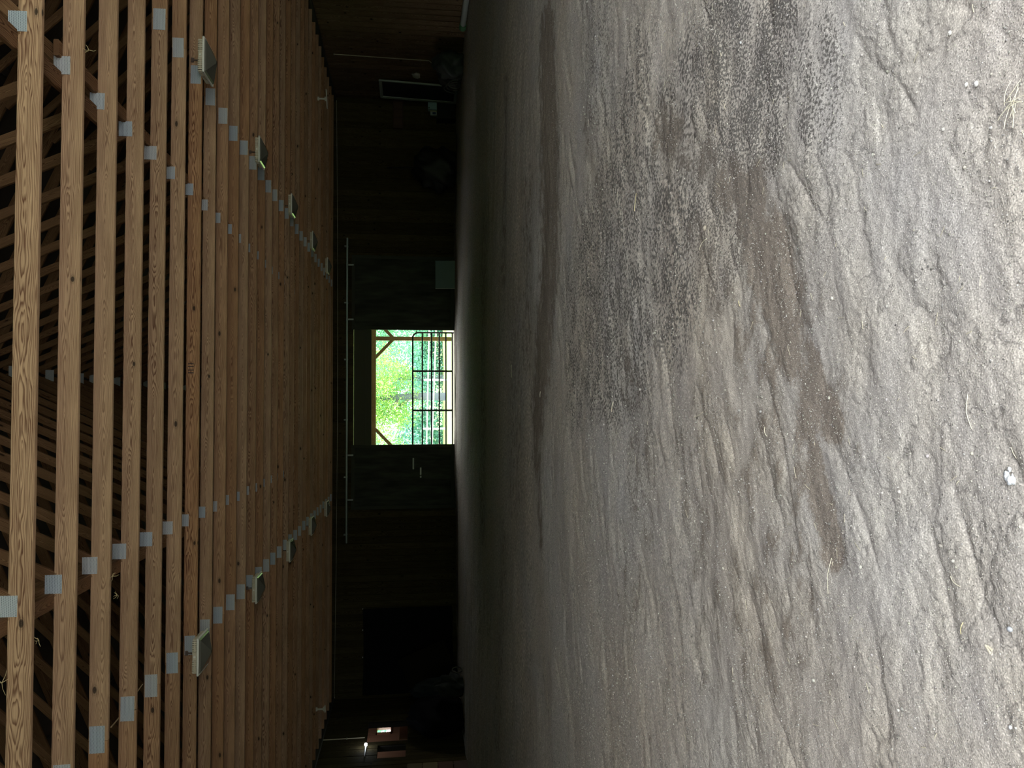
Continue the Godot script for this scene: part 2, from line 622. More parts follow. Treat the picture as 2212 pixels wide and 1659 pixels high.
		bytes[j + 2] = lut[clampi(int(bl * 1024.0), 0, 1024)]
	var m := StandardMaterial3D.new()
	m.albedo_texture = ImageTexture.create_from_image(Image.create_from_data(nx, nz, false, Image.FORMAT_RGB8, bytes))
	m.texture_repeat = false
	m.roughness = 0.95
	m.metallic_specular = 0.15
	if fine:                               # grit finer than the mesh
		var by := PackedByteArray()
		by.resize(nx * nz)
		for k in total:
			by[k] = clampi((l5[k] * 3 + l2[k]) / 4, 0, 255)
		m.heightmap_enabled = true
		m.heightmap_texture = ImageTexture.create_from_image(Image.create_from_data(nx, nz, false, Image.FORMAT_L8, by))
		m.heightmap_scale = 0.22
	# mesh
	var v := PackedVector3Array()
	var n := PackedVector3Array()
	var uv := PackedVector2Array()
	var ix := PackedInt32Array()
	var cnt := (hx + 1) * (hz + 1)
	v.resize(cnt)
	n.resize(cnt)
	uv.resize(cnt)
	ix.resize(hx * hz * 6)
	var d := cell * step
	for j in hz + 1:
		for i in hx + 1:
			var k := j * (hx + 1) + i
			v[k] = Vector3(x0 + i * lx / hx, hs[k], z0 + j * lz / hz)
			var dx := (hs[k + (1 if i < hx else 0)] - hs[k - (1 if i > 0 else 0)]) / (d * (2.0 if i > 0 and i < hx else 1.0))
			var dz := (hs[k + (hx + 1 if j < hz else 0)] - hs[k - (hx + 1 if j > 0 else 0)]) / (d * (2.0 if j > 0 and j < hz else 1.0))
			n[k] = Vector3(-dx, 1, -dz).normalized()
			uv[k] = Vector2(float(i) / hx, float(j) / hz)
	var q := 0
	for j in hz:
		for i in hx:
			var a := j * (hx + 1) + i
			var b := a + hx + 1
			ix[q] = a
			ix[q + 1] = a + 1
			ix[q + 2] = b
			ix[q + 3] = a + 1
			ix[q + 4] = b + 1
			ix[q + 5] = b
			q += 6
	var arr := []
	arr.resize(Mesh.ARRAY_MAX)
	arr[Mesh.ARRAY_VERTEX] = v
	arr[Mesh.ARRAY_NORMAL] = n
	arr[Mesh.ARRAY_TEX_UV] = uv
	arr[Mesh.ARRAY_INDEX] = ix
	var me := ArrayMesh.new()
	me.add_surface_from_arrays(Mesh.PRIMITIVE_TRIANGLES, arr)
	quick("dirt_bed", me, m, parent, index)
	patches.append({"x0": x0, "z0": z0, "x1": x0 + lx, "z1": z0 + lz, "hx": hx, "hz": hz, "hs": hs, "crack": l4, "nx": nx, "cell": cell, "mud": mud})


func ground_y(x: float, z: float) -> float:
	for p in patches:
		if x >= p.x0 and x < p.x1 and z >= p.z0 and z < p.z1:
			var fx: float = (x - p.x0) / (p.x1 - p.x0) * p.hx
			var fz: float = (z - p.z0) / (p.z1 - p.z0) * p.hz
			var i := mini(int(fx), p.hx - 1)
			var j := mini(int(fz), p.hz - 1)
			var k: int = j * (p.hx + 1) + i
			var hs: PackedFloat32Array = p.hs
			var w: int = p.hx + 1
			return lerpf(lerpf(hs[k], hs[k + 1], fx - i), lerpf(hs[k + w], hs[k + w + 1], fx - i), fz - j)
	return 0.0


func build_floor() -> void:
	var f := structure("floor", "pale dry dirt floor with dark damp patches and shallow ridges")
	patch(-2.1, -3.4, 4.5, 2.55, 0.0024, 3, true, f, 0)
	patch(-4.4, -8.4, 9.2, 5.0, 0.0056, 3, true, f, 1)
	patch(WALL_L - 0.3, -23.45, WALL_R - WALL_L + 0.6, 15.09, 0.018, 2, false, f, 2)
	patch(WALL_L - 0.3, -8.4, -4.4 - WALL_L + 0.42, 5.0, 0.03, 3, false, f, 3)
	patch(4.68, -8.4, WALL_R - 4.8 + 0.42, 5.0, 0.03, 3, false, f, 4)
	patch(WALL_L - 0.3, -3.4, -2.1 - WALL_L + 0.42, 2.55, 0.03, 3, false, f, 5)
	patch(2.28, -3.4, WALL_R - 2.4 + 0.42, 2.55, 0.03, 3, false, f, 6)
	patch(WALL_L - 0.3, -0.89, WALL_R - WALL_L + 0.6, NEAR + 0.95, 0.05, 3, false, f, 7)
	var g := Geo.new()
	g.box(Vector3(0.465, -0.35, (NEAR + BACK) / 2), Vector3(WALL_R - WALL_L + 0.6, 0.5, NEAR - BACK + 0.2))
	quick("subsoil", g.mesh(), mat(Color(0.2, 0.18, 0.15)), f, 0)


# ============================================================================
# shell
# ============================================================================
func roof_y(x: float) -> float:
	var e := 3.85
	return e + (RIDGE - e) * (1.0 - absf(x - MID) / (MID - WALL_L + 0.1 if x < MID else WALL_R + 0.1 - MID))


func build_shell() -> void:
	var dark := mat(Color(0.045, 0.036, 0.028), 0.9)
	# ceiling: two roof slopes of boarding on purlins
	var c := structure("ceiling", "dark boarded roof slopes above the trusses")
	var g := Geo.new()
	var zc := (NEAR + BACK - 0.4) / 2.0
	var lz := NEAR - BACK + 0.6
	for sd in [-1.0, 1.0]:
		var x1 := WALL_L - 0.5 if sd < 0 else WALL_R + 0.5
		var a := Vector3(MID, RIDGE, zc)
		var b := Vector3(x1, roof_y(x1), zc)
		var ln := (b - a).length() + 0.3
		var dir := (b - a).normalized()
		var nrm := Vector3(-dir.y, dir.x, 0) if sd > 0 else Vector3(dir.y, -dir.x, 0)
		g = Geo.new()
		g.box(Vector3.ZERO, Vector3(ln, 0.08, lz))
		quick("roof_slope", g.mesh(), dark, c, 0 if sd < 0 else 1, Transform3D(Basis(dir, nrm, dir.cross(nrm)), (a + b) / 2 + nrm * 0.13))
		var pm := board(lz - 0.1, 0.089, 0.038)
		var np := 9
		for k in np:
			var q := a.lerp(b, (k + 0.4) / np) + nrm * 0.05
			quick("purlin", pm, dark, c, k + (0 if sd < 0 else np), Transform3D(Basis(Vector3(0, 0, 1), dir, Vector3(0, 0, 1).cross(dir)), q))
	g = Geo.new()
	g.box(Vector3(MID, RIDGE + 0.20, zc), Vector3(0.5, 0.06, lz))
	quick("ridge_cap", g.mesh(), dark, c, 0)
	# side walls of upright boards
	for sd in [-1.0, 1.0]:
		var pw := 0.19 if sd < 0 else 0.26
		var gap := 0.008 if sd < 0 else 0.034
		var pm := board(4.05, pw - gap, 0.025, 0.003)
		var w := structure("wall_left" if sd < 0 else "wall_right", "side wall of upright dark brown boards, " + ("with two openings" if sd < 0 else "unbroken"))
		var x := WALL_L if sd < 0 else WALL_R
		var k := 0
		g = Geo.new()
		var backing := mat(Color(0.02, 0.015, 0.012), 0.95)
		var parts := []
		if sd < 0:      # openings into the room behind: z from -21.51 to -20.35 and from -20.02 to -19.36
			parts = [[BACK - 0.2, -21.51, -0.3, 4.0], [-21.51, -20.35, 2.5, 4.0], [-21.51, -20.35, -0.3, 1.44], [-20.35, -20.02, -0.3, 4.0], [-20.02, -19.36, 2.19, 4.0], [-20.02, -19.36, -0.3, 1.48], [-19.36, NEAR, -0.3, 4.0]]
		else:
			parts = [[BACK - 0.2, NEAR, -0.3, 4.0]]
		for p in parts:
			g.box(Vector3(x + sd * 0.10, (p[2] + p[3]) / 2, (p[0] + p[1]) / 2), Vector3(0.12, p[3] - p[2], p[1] - p[0]))
		quick("wall_frame", g.mesh(), backing, w, 0)
		var z := BACK + pw / 2
		while z < NEAR - pw / 2:
			var tall := []
			if sd < 0 and z > -21.51 and z < -20.35:
				tall = [[-0.1, 1.44], [2.5, 3.95]]
			elif sd < 0 and z > -20.02 and z < -19.36:
				tall = [[-0.1, 1.48], [2.19, 3.95]]
			else:
				tall = [[-0.1, 3.95]]
			for tt in tall:
				var mm := pm if tt[1] - tt[0] > 4.0 else board(tt[1] - tt[0], pw - gap, 0.025, 0.003)
				var o := Transform3D(Basis(Vector3.UP, Vector3(0, 0, 1), Vector3.RIGHT), Vector3(x + sd * (0.012 + 0.008 * rng.randf()), (tt[0] + tt[1]) / 2, z))
				quick("plank", mm, (plank if sd < 0 else pale_plank)[rng.randi() % plank.size()], w, k, o)
				k += 1
			z += pw
	for sd in [0, 1]:        # wall plates that carry the truss ends
		var tr := structure("trim_%d" % (sd + 1), ["dark timber wall plate along the top of the left wall", "dark timber wall plate along the top of the right wall"][sd])
		g = Geo.new()
		g.box(Vector3([WALL_L + 0.055, WALL_R - 0.055][sd], CHORD + 0.12, (NEAR + BACK) / 2), Vector3(0.11, 0.30, NEAR - BACK - 0.1), Basis.IDENTITY, 0.006)
		quick("wall_plate", g.mesh(), mat(Color(0.035, 0.032, 0.022), 0.85), tr, 0)
	# gable over the near opening, above the trusses' underside
	var wf := structure("wall_front", "boarded near end wall around the wide open doorway")
	g = Geo.new()
	var pts := [Vector2(WALL_L - 0.2, HEAD), Vector2(WALL_R + 0.2, HEAD), Vector2(WALL_R + 0.2, 3.9), Vector2(MID, RIDGE + 0.1), Vector2(WALL_L - 0.2, 3.9)]
	for sz in [0.0, 0.12]:
		for k in range(1, 4):
			var tr := [Vector3(pts[0].x, pts[0].y, NEAR - sz), Vector3(pts[k].x, pts[k].y, NEAR - sz), Vector3(pts[k + 1].x, pts[k + 1].y, NEAR - sz)]
			if sz > 0:
				tr.reverse()
			g.tri(tr[0], tr[1], tr[2])
	for k in 5:
		var a: Vector2 = pts[k]
		var b: Vector2 = pts[(k + 1) % 5]
		g.quad(Vector3(a.x, a.y, NEAR - 0.12), Vector3(b.x, b.y, NEAR - 0.12), Vector3(b.x, b.y, NEAR), Vector3(a.x, a.y, NEAR))
	for e in [[WALL_L - 0.2, OPEN_L], [OPEN_R, WALL_R + 0.2]]:
		g.box(Vector3((e[0] + e[1]) / 2, HEAD / 2 - 0.15, NEAR - 0.06), Vector3(e[1] - e[0], HEAD + 0.3, 0.12))
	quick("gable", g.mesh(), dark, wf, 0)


func build_far_wall() -> void:
	var w := structure("wall_back", "far end wall of upright dark brown boards around the doorway")
	var g := Geo.new()
	var backing := mat(Color(0.02, 0.016, 0.012), 0.95)
	var dx0 := -1.30
	var dx1 := 2.62
	for p in [[WALL_L - 0.2, dx0, -0.3, 3.9], [dx1, WALL_R + 0.2, -0.3, 3.9], [dx0, dx1, 3.07, 3.9]]:
		g.box(Vector3((p[0] + p[1]) / 2, (p[2] + p[3]) / 2, BACK - 0.10), Vector3(p[1] - p[0], p[3] - p[2], 0.10))
	var a := Vector3(WALL_L - 0.2, 3.9, BACK - 0.1)   # gable above
	var b := Vector3(WALL_R + 0.2, 3.9, BACK - 0.1)
	var t := Vector3(MID, RIDGE + 0.1, BACK - 0.1)
	g.tri(a, b, t)
	g.tri(a - Vector3(0, 0, 0.08), t - Vector3(0, 0, 0.08), b - Vector3(0, 0, 0.08))
	quick("wall_frame", g.mesh(), backing, w, 0)
	var pw := 0.19
	var x := WALL_L + pw / 2
	var k := 0
	var full := board(4.0, pw - 0.005, 0.025, 0.003)
	var short := board(0.84, pw - 0.005, 0.025, 0.003)
	while x < WALL_R:
		var door := x > dx0 and x < dx1
		quick("plank", short if door else full, plank[rng.randi() % plank.size()], w, k, Transform3D(Basis(Vector3.UP, Vector3.LEFT, Vector3.BACK), Vector3(x, 3.49 if door else 1.9, BACK - 0.035 + 0.012 * rng.randf())))
		k += 1
		x += pw
	# door head: fixed board under the slit of daylight, above the opening
	var head := mat(Color(0.07, 0.075, 0.055), 0.85, 0.0, 0.3)
	g = Geo.new()
	g.box(Vector3(0.66, 2.883, BACK - 0.02), Vector3(3.92, 0.345, 0.03), Basis.IDENTITY, 0.004)
	g.box(Vector3(0.66, 2.63, BACK - 0.05), Vector3(3.92, 0.19, 0.04), Basis.IDENTITY, 0.004)
	quick("door_head", g.mesh(), head, w, 0)
	# sliding doors
	for sd in [0, 1]:
		var d := structure("door_%d" % (sd + 1), "left sliding door leaf, dark greenish plywood" if sd == 0 else "right sliding door leaf, dark greenish plywood")
		d.set_meta("category", "door")
		var x0: float = [-2.95, 2.42][sd]
		var x1: float = [-1.03, 4.66][sd]
		var dm := mat(Color(0.055, 0.062, 0.048), 0.82, 0.0, 0.3)
		dm.albedo_texture = stain_texture(5 + sd)
		g = Geo.new()
		g.quad(Vector3(x0, -0.02, BACK + 0.10), Vector3(x1, -0.02, BACK + 0.10), Vector3(x1, 3.12, BACK + 0.10), Vector3(x0, 3.12, BACK + 0.10), Vector2(0, 1), Vector2(1, 1), Vector2(1, 0), Vector2(0, 0))
		g.box(Vector3((x0 + x1) / 2, 1.55, BACK + 0.075), Vector3(x1 - x0, 3.14, 0.048), Basis.IDENTITY, 0.003)
		quick("door_panel", g.mesh(), dm, d, 0)
		var fm := mat(Color(0.05, 0.054, 0.042), 0.8, 0.0, 0.3)
		var fr := Geo.new()
		for xx in [x0 + 0.05, x1 - 0.05]:
			fr.box(Vector3(xx, 1.55, BACK + 0.112), Vector3(0.10, 3.14, 0.022), Basis.IDENTITY, 0.003)
		for yy in [0.11, 3.07]:
			fr.box(Vector3((x0 + x1) / 2, yy, BACK + 0.112), Vector3(x1 - x0 - 0.2, 0.10, 0.022), Basis.IDENTITY, 0.003)
		quick("door_frame", fr.mesh(), fm, d, 0)
		for xx in [x0 + 0.3, x1 - 0.3]:
			var hg := Geo.new()
			hg.box(Vector3(xx, 3.16, BACK + 0.125), Vector3(0.05, 0.2, 0.012), Basis.IDENTITY, 0.002)
			hg.tube([Vector3(xx, 3.235, BACK + 0.10), Vector3(xx, 3.235, BACK + 0.15)], 0.03, 0.03, 10)
			quick("roller", hg.mesh(), mat(Color(0.25, 0.28, 0.28), 0.45, 0.8), d, 0 if xx < (x0 + x1) / 2 else 1)
		if sd == 0:
			var hm := mat(Color(0.45, 0.50, 0.46), 0.5, 0.3)
			var hg := Geo.new()
			hg.box(Vector3(-1.60, 1.29, BACK + 0.15), Vector3(0.34, 0.045, 0.02), Basis.IDENTITY, 0.006)
			hg.box(Vector3(-1.45, 1.29, BACK + 0.13), Vector3(0.03, 0.03, 0.04))
			hg.box(Vector3(-1.74, 1.29, BACK + 0.13), Vector3(0.03, 0.03, 0.04))
			quick("pull_bar", hg.mesh(), hm, d, 0)
			hg = Geo.new()
			hg.box(Vector3(-1.83, 1.07, BACK + 0.145), Vector3(0.22, 0.05, 0.02), Basis.IDENTITY, 0.006)
			hg.box(Vector3(-2.0, 1.07, BACK + 0.145), Vector3(0.06, 0.05, 0.02), Basis.IDENTITY, 0.006)
			hg.box(Vector3(-1.83, 1.07, BACK + 0.13), Vector3(0.03, 0.03, 0.03))
			quick("latch", hg.mesh(), hm, d, 0)
	# rail the doors hang on
	var tr := thing("door_track", "long grey steel sliding door rail fixed across the far wall above the doorway", "rail", Vector3(0.62, 3.25, BACK + 0.125))
	g = Geo.new()
	g.box(Vector3.ZERO, Vector3(9.1, 0.055, 0.05), Basis.IDENTITY, 0.008)
	part("rail", g.mesh(), mat(Color(0.22, 0.27, 0.28), 0.4, 0.6), tr)
	for xx in [-4.3, -2.6, -0.9, 0.9, 2.6, 4.3]:
		g = Geo.new()
		g.box(Vector3(xx, 0.03, -0.05), Vector3(0.04, 0.11, 0.14), Basis.IDENTITY, 0.004)
		part("bracket", g.mesh(), mat(Color(0.3, 0.33, 0.33), 0.45, 0.6), tr)
	var wi := thing("wire", "thin pale wire strung along the top of the far wall", "wire", Vector3(0, 0, BACK + 0.05))
	var pts := []
	for i in 41:
		var u := i / 40.0
		pts.append(Vector3(lerpf(9.35, -8.45, u), 3.585 - 0.06 * sin(u * PI) + 0.01 * u, 0))
	g = Geo.new()
	g.tube(pts, 0.006, 0.006, 5)
	part("strand", g.mesh(), mat(Color(0.55, 0.52, 0.42), 0.5), wi)
	for xx in [9.35, -8.45]:
		g = Geo.new()
		g.tube([Vector3(xx, 3.59, 0.01), Vector3(xx, 3.59, -0.06)], 0.012, 0.012, 8)
		part("eye_screw", g.mesh(), mat(Color(0.4, 0.38, 0.32), 0.5, 0.4), wi)


func stain_texture(sd: int) -> ImageTexture:
	var w := 128
	var h := 192
	var im := Image.create_empty(w, h, false, Image.FORMAT_RGB8)
	var n := noise(sd, 0.02, 3)
	var n2 := noise(sd + 9, 0.09, 2)
	for y in h:
		for x in w:
			var k := 0.86 + 0.22 * n.get_noise_2d(x * 2.2, y * 0.5) + 0.12 * n2.get_noise_2d(x * 1.5, y * 0.25)
			im.set_pixel(x, y, Color(k, k, k))
	return ImageTexture.create_from_image(im)


# ============================================================================
# trusses and the lamps under them
# ============================================================================
func truss_z(i: int) -> float:
	return -(5.135 + 0.6105 * (i - 1)) + 0.02      # middle of the chord's thickness


func plate_material(blue: float) -> StandardMaterial3D:
	# pressed nail plate: rows of punched slots and bent teeth
	var w := 192
	var h := 96
	var im := Image.create_empty(w, h, false, Image.FORMAT_RGB8)
	im.fill(Color(0.90, 0.92, 0.94))
	var r := RandomNumberGenerator.new()
	r.seed = int(blue * 100)
	for y in 12:
		for x in 24:
			var px := x * 8 + (4 if y % 2 == 1 else 0)
			var py := y * 8
			var k := r.randf_range(0.85, 1.1)
			im.fill_rect(Rect2i(px % w, py + 2, 4, 3), Color(0.46, 0.50, 0.55) * k)
			im.fill_rect(Rect2i(px % w, py + 5, 4, 1), Color(0.97, 0.98, 1.0))
			im.fill_rect(Rect2i((px + 4) % w, py + 1, 2, 2), Color(0.64, 0.68, 0.72) * k)
	var m := StandardMaterial3D.new()
	m.albedo_texture = ImageTexture.create_from_image(im)
	m.albedo_color = Color(0.88 - 0.06 * blue, 0.89 - 0.03 * blue, 0.88)
	m.metallic = 0.0
	m.roughness = 0.42
	return m


func plate_mesh(w: float, h: float) -> ArrayMesh:
	var g := Geo.new()
	g.box(Vector3.ZERO, Vector3(w, h, 0.003))
	g.quad(Vector3(-w / 2, -h / 2, 0.0022), Vector3(w / 2, -h / 2, 0.0022), Vector3(w / 2, h / 2, 0.0022), Vector3(-w / 2, h / 2, 0.0022), Vector2(0, 1), Vector2(w / 0.25, 1), Vector2(w / 0.25, 1 - h / 0.125), Vector2(0, 1 - h / 0.125))
	return g.mesh()


const ORDINAL := ["nearest", "second", "third", "fourth", "fifth", "sixth", "seventh", "eighth", "ninth", "tenth", "eleventh", "twelfth", "thirteenth", "fourteenth", "fifteenth", "sixteenth", "seventeenth", "eighteenth", "nineteenth", "twentieth", "twenty-first", "twenty-second", "twenty-third", "twenty-fourth", "twenty-fifth", "twenty-sixth", "twenty-seventh", "twenty-eighth", "twenty-ninth", "last"]
const LOOK := ["broad swirling grain on its chord", "straw caught on its lower edge", "straw wisps behind its left end", "a thin stick slanting behind it", "plain brown lower chord", "plain brown lower chord", "dark ink dashes and first lamps"]


func build_trusses() -> void:
	var yc := CHORD + 0.07
	var xl := WALL_L + 0.12
	var xr := WALL_R - 0.12
	var sl := -2.53
	var sr := 3.75
	var chords := [board(sl - xl - 0.004, 0.14, 0.038), board(sr - sl - 0.004, 0.14, 0.038), board(xr - sr - 0.004, 0.14, 0.038)]
	var cx := [(xl + sl) / 2, (sl + sr) / 2, (sr + xr) / 2]
	var jl := -1.19
	var jr := 2.45
	var top := CHORD + 0.14
	var webs := []         # pairs of ends
	webs.append([Vector3(jr - 0.03, top, 0), Vector3(MID + 0.06, RIDGE - 0.22, 0)])
	webs.append([Vector3(jl + 0.03, top, 0), Vector3(MID - 0.06, RIDGE - 0.22, 0)])
	var xo := jr + 0.04 + 0.92 * 2.2
	webs.append([Vector3(jr + 0.04, top, 0), Vector3(xo, roof_y(xo) - 0.12, 0)])
	xo = jl - 0.04 - 0.50 * 2.15
	webs.append([Vector3(jl - 0.05, top, 0), Vector3(xo, roof_y(xo) - 0.12, 0)])
	webs.append([Vector3(6.3, top, 0), Vector3(3.75, roof_y(3.75) - 0.12, 0)])
	webs.append([Vector3(-5.0, top, 0), Vector3(-2.5, roof_y(-2.5) - 0.12, 0)])
	var wm := []
	for wb in webs:
		wm.append(board((wb[1] - wb[0]).length(), 0.089, 0.038))
	var tops := []
	for sd in [-1.0, 1.0]:
		var e := Vector3(xl if sd < 0 else xr, roof_y(xl if sd < 0 else xr) - 0.06, 0)
		var r := Vector3(MID + sd * 0.02, RIDGE - 0.06, 0)
		tops.append([e, r, board((e - r).length(), 0.14, 0.038)])
	var small := plate_mesh(0.13, 0.11)
	var big := plate_mesh(0.205, 0.11)
	var ridge_plate := plate_mesh(0.2, 0.14)
	var pms := [plate_material(0.0), plate_material(0.5), plate_material(1.0)]
	for i in range(1, 31):
		var z := truss_z(i)
		var how: String = LOOK[i - 1] if i <= LOOK.size() else ("a pair of lamps under its plates" if i in [12, 17, 22, 27] else "plain brown lower chord")
		var t := thing("roof_truss", "%s timber roof truss from the open end, %s" % [ORDINAL[i - 1], how], "roof truss", Vector3(0, 0, z), "roof trusses across the hall")
		var pick := [i * 5 + 2, i * 7 + 1, i * 11 + 4]
		if i == 1:
			pick = [0, 0, 1]
		elif i == 2:
			pick = [5, 3, 3]
		elif i == 3:
			pick = [8, 6, 7]
		elif i == 4:
			pick = [16, 9, 10]
		elif i == 5:
			pick = [1, 12, 13]
		elif i == 6:
			pick = [19, 15, 4]
		for k in 3:
			quick("bottom_chord", chords[k], wood[pick[k] % wood.size()], t, k, at(cx[k], yc, 0))
		for k in webs.size():
			quick("web", wm[k], shaded_wood[(i * 3 + k * 5) % shaded_wood.size()], t, k, along(webs[k][0], webs[k][1]))
		for k in 2:
			quick("top_chord", tops[k][2], shaded_wood[(i + k * 3 + 2) % shaded_wood.size()], t, k, along(tops[k][0], tops[k][1]))
		var q := 0
		for x in [jl, jr]:
			quick("nail_plate", small, pms[(i + q) % 3], t, q, Transform3D(Basis(Vector3.BACK, rng.randf_range(-0.02, 0.02)), Vector3(x + rng.randf_range(-0.012, 0.012), CHORD + 0.142 + rng.randf_range(-0.008, 0.008), 0.0212)))
			q += 1
		for x in [sl, sr]:
			quick("nail_plate", big, pms[(i * 2 + q) % 3], t, q, Transform3D(Basis(Vector3.BACK, rng.randf_range(-0.015, 0.015)), Vector3(x + rng.randf_range(-0.012, 0.012), yc + rng.randf_range(-0.006, 0.006), 0.0212)))
			q += 1
		quick("nail_plate", ridge_plate, pms[0], t, q, at(MID, RIDGE - 0.16, 0.0212))
		if i == 7:       # ink dashes stamped on the face
			for k in 4:
				var g := Geo.new()
				g.box(Vector3(0.52 - 0.03 * k - (0.01 if k > 1 else 0.0), yc + 0.018, 0.0196), Vector3(0.010, 0.06, 0.0012))
				quick("ink_dash", g.mesh(), mat(Color(0.05, 0.04, 0.04), 0.9), t, k)
	# boards laid along the hall on top of the lower chords
	var runs := [[2.345, 0.135, -4.3, -6.40, 4, "brown bracing board over the lower chords, just inside the right nail plates"], [2.565, 0.115, -5.66, -9.9, 1, "brown bracing board over the lower chords, just outside the right nail plates"], [-1.315, 0.11, -5.0, -9.9, 2, "brown bracing board over the lower chords beside the left nail plates"]]
	for r in runs:
		var nm := thing("lateral_brace", r[5], "brace board", Vector3(r[0], top + 0.02, (r[2] + r[3]) / 2))
		part("board", board(r[2] - r[3], r[1], 0.038, 0.006), shaded_wood[r[4]], nm, Transform3D(Basis(Vector3(0, 0, -1), Vector3.RIGHT, Vector3.UP), Vector3.ZERO))


var lamp_parts := {}


func lamp(i: int, x: float, label: String) -> void:
	var z := truss_z(i)
	var l := thing("canopy_light", label, "ceiling light", Vector3(x, CHORD + 0.01, z), "canopy lights under the trusses")
	if lamp_parts.is_empty():
		var g := Geo.new()
		g.box(Vector3(0, -0.03, 0), Vector3(0.345, 0.055, 0.345), Basis.IDENTITY, 0.02)
		for k in 4:                        # cooling ribs on all four sides, plain boss in the middle
			var b := Basis(Vector3.UP, k * PI / 2)
			for j in 15:
				if absf(j - 7) < 2:
					continue
				g.box(b * Vector3((j - 7) * 0.0225, -0.032, 0.174), Vector3(0.0115, 0.05, 0.012), b)
			g.box(b * Vector3(0, -0.032, 0.173), Vector3(0.075, 0.046, 0.010), b, 0.003)
		lamp_parts.housing = g.mesh()
		g = Geo.new()
		for k in 4:
			var b := Basis(Vector3.UP, k * PI / 2)
			g.box(b * Vector3(0, -0.068, 0.192), Vector3(0.40, 0.022, 0.016), b, 0.004)
		g.box(Vector3(0, -0.062, 0), Vector3(0.37, 0.006, 0.37))
		lamp_parts.rim = g.mesh()
		g = Geo.new()                       # pyramid of moulded glass: steep skirt, then four slopes to a blunt tip
		var ring := [[0.182, -0.072], [0.170, -0.092], [0.012, -0.162]]
		for k in 4:
			var b := Basis(Vector3.UP, k * PI / 2)
			for j in 2:
				var r0: float = ring[j][0]
				var r1: float = ring[j + 1][0]
				var y0: float = ring[j][1]
				var y1: float = ring[j + 1][1]
				g.quad(b * Vector3(-r1, y1, r1), b * Vector3(r1, y1, r1), b * Vector3(r0, y0, r0), b * Vector3(-r0, y0, r0))
		g.quad(Vector3(-0.012, -0.162, -0.012), Vector3(0.012, -0.162, -0.012), Vector3(0.012, -0.162, 0.012), Vector3(-0.012, -0.162, 0.012))
		lamp_parts.lens = g.mesh()
		g = Geo.new()
		g.tube([Vector3(0, 0.10, 0.032), Vector3(0, -0.01, 0.032)], 0.009, 0.009, 8)
		g.box(Vector3(0, 0.09, 0.03), Vector3(0.05, 0.03, 0.014), Basis.IDENTITY, 0.003)
		lamp_parts.stem = g.mesh()
		g = Geo.new()
		g.tube([Vector3(0, -0.032, 0.175), Vector3(0, -0.032, 0.183)], 0.013, 0.011, 12)
		lamp_parts.knob = g.mesh()
		lamp_parts.paint = mat(Color(0.66, 0.60, 0.49), 0.5)
		lamp_parts.white = mat(Color(0.88, 0.88, 0.84), 0.4)
		lamp_parts.bracket = mat(Color(0.12, 0.09, 0.07), 0.6)
		var gl := mat(Color(0.135, 0.135, 0.115), 0.16, 0.0, 0.9)
		lamp_parts.glass = gl
	var hs := part("housing", lamp_parts.housing, lamp_parts.paint, l)
	part("knob", lamp_parts.knob, lamp_parts.white, hs)
	part("rim", lamp_parts.rim, lamp_parts.white, l)
	part("lens", lamp_parts.lens, lamp_parts.glass, l)
	part("stem", lamp_parts.stem, lamp_parts.bracket, l)


func build_lights() -> void:
	var where := {7: "nearest", 12: "second", 17: "third", 22: "fourth", 27: "farthest"}
	for i in where:
		lamp(i, 3.90, "unlit cream ribbed canopy light with pyramid glass, %s in the right-hand row under the trusses" % where[i])
		lamp(i, -2.62, "unlit cream ribbed canopy light with pyramid glass, %s in the left-hand row%s" % [where[i], " that shows whole" if i == 7 else " under the trusses"])
	lamp(2, -2.86, "cream canopy light under the second truss, cut off by the picture's edge")


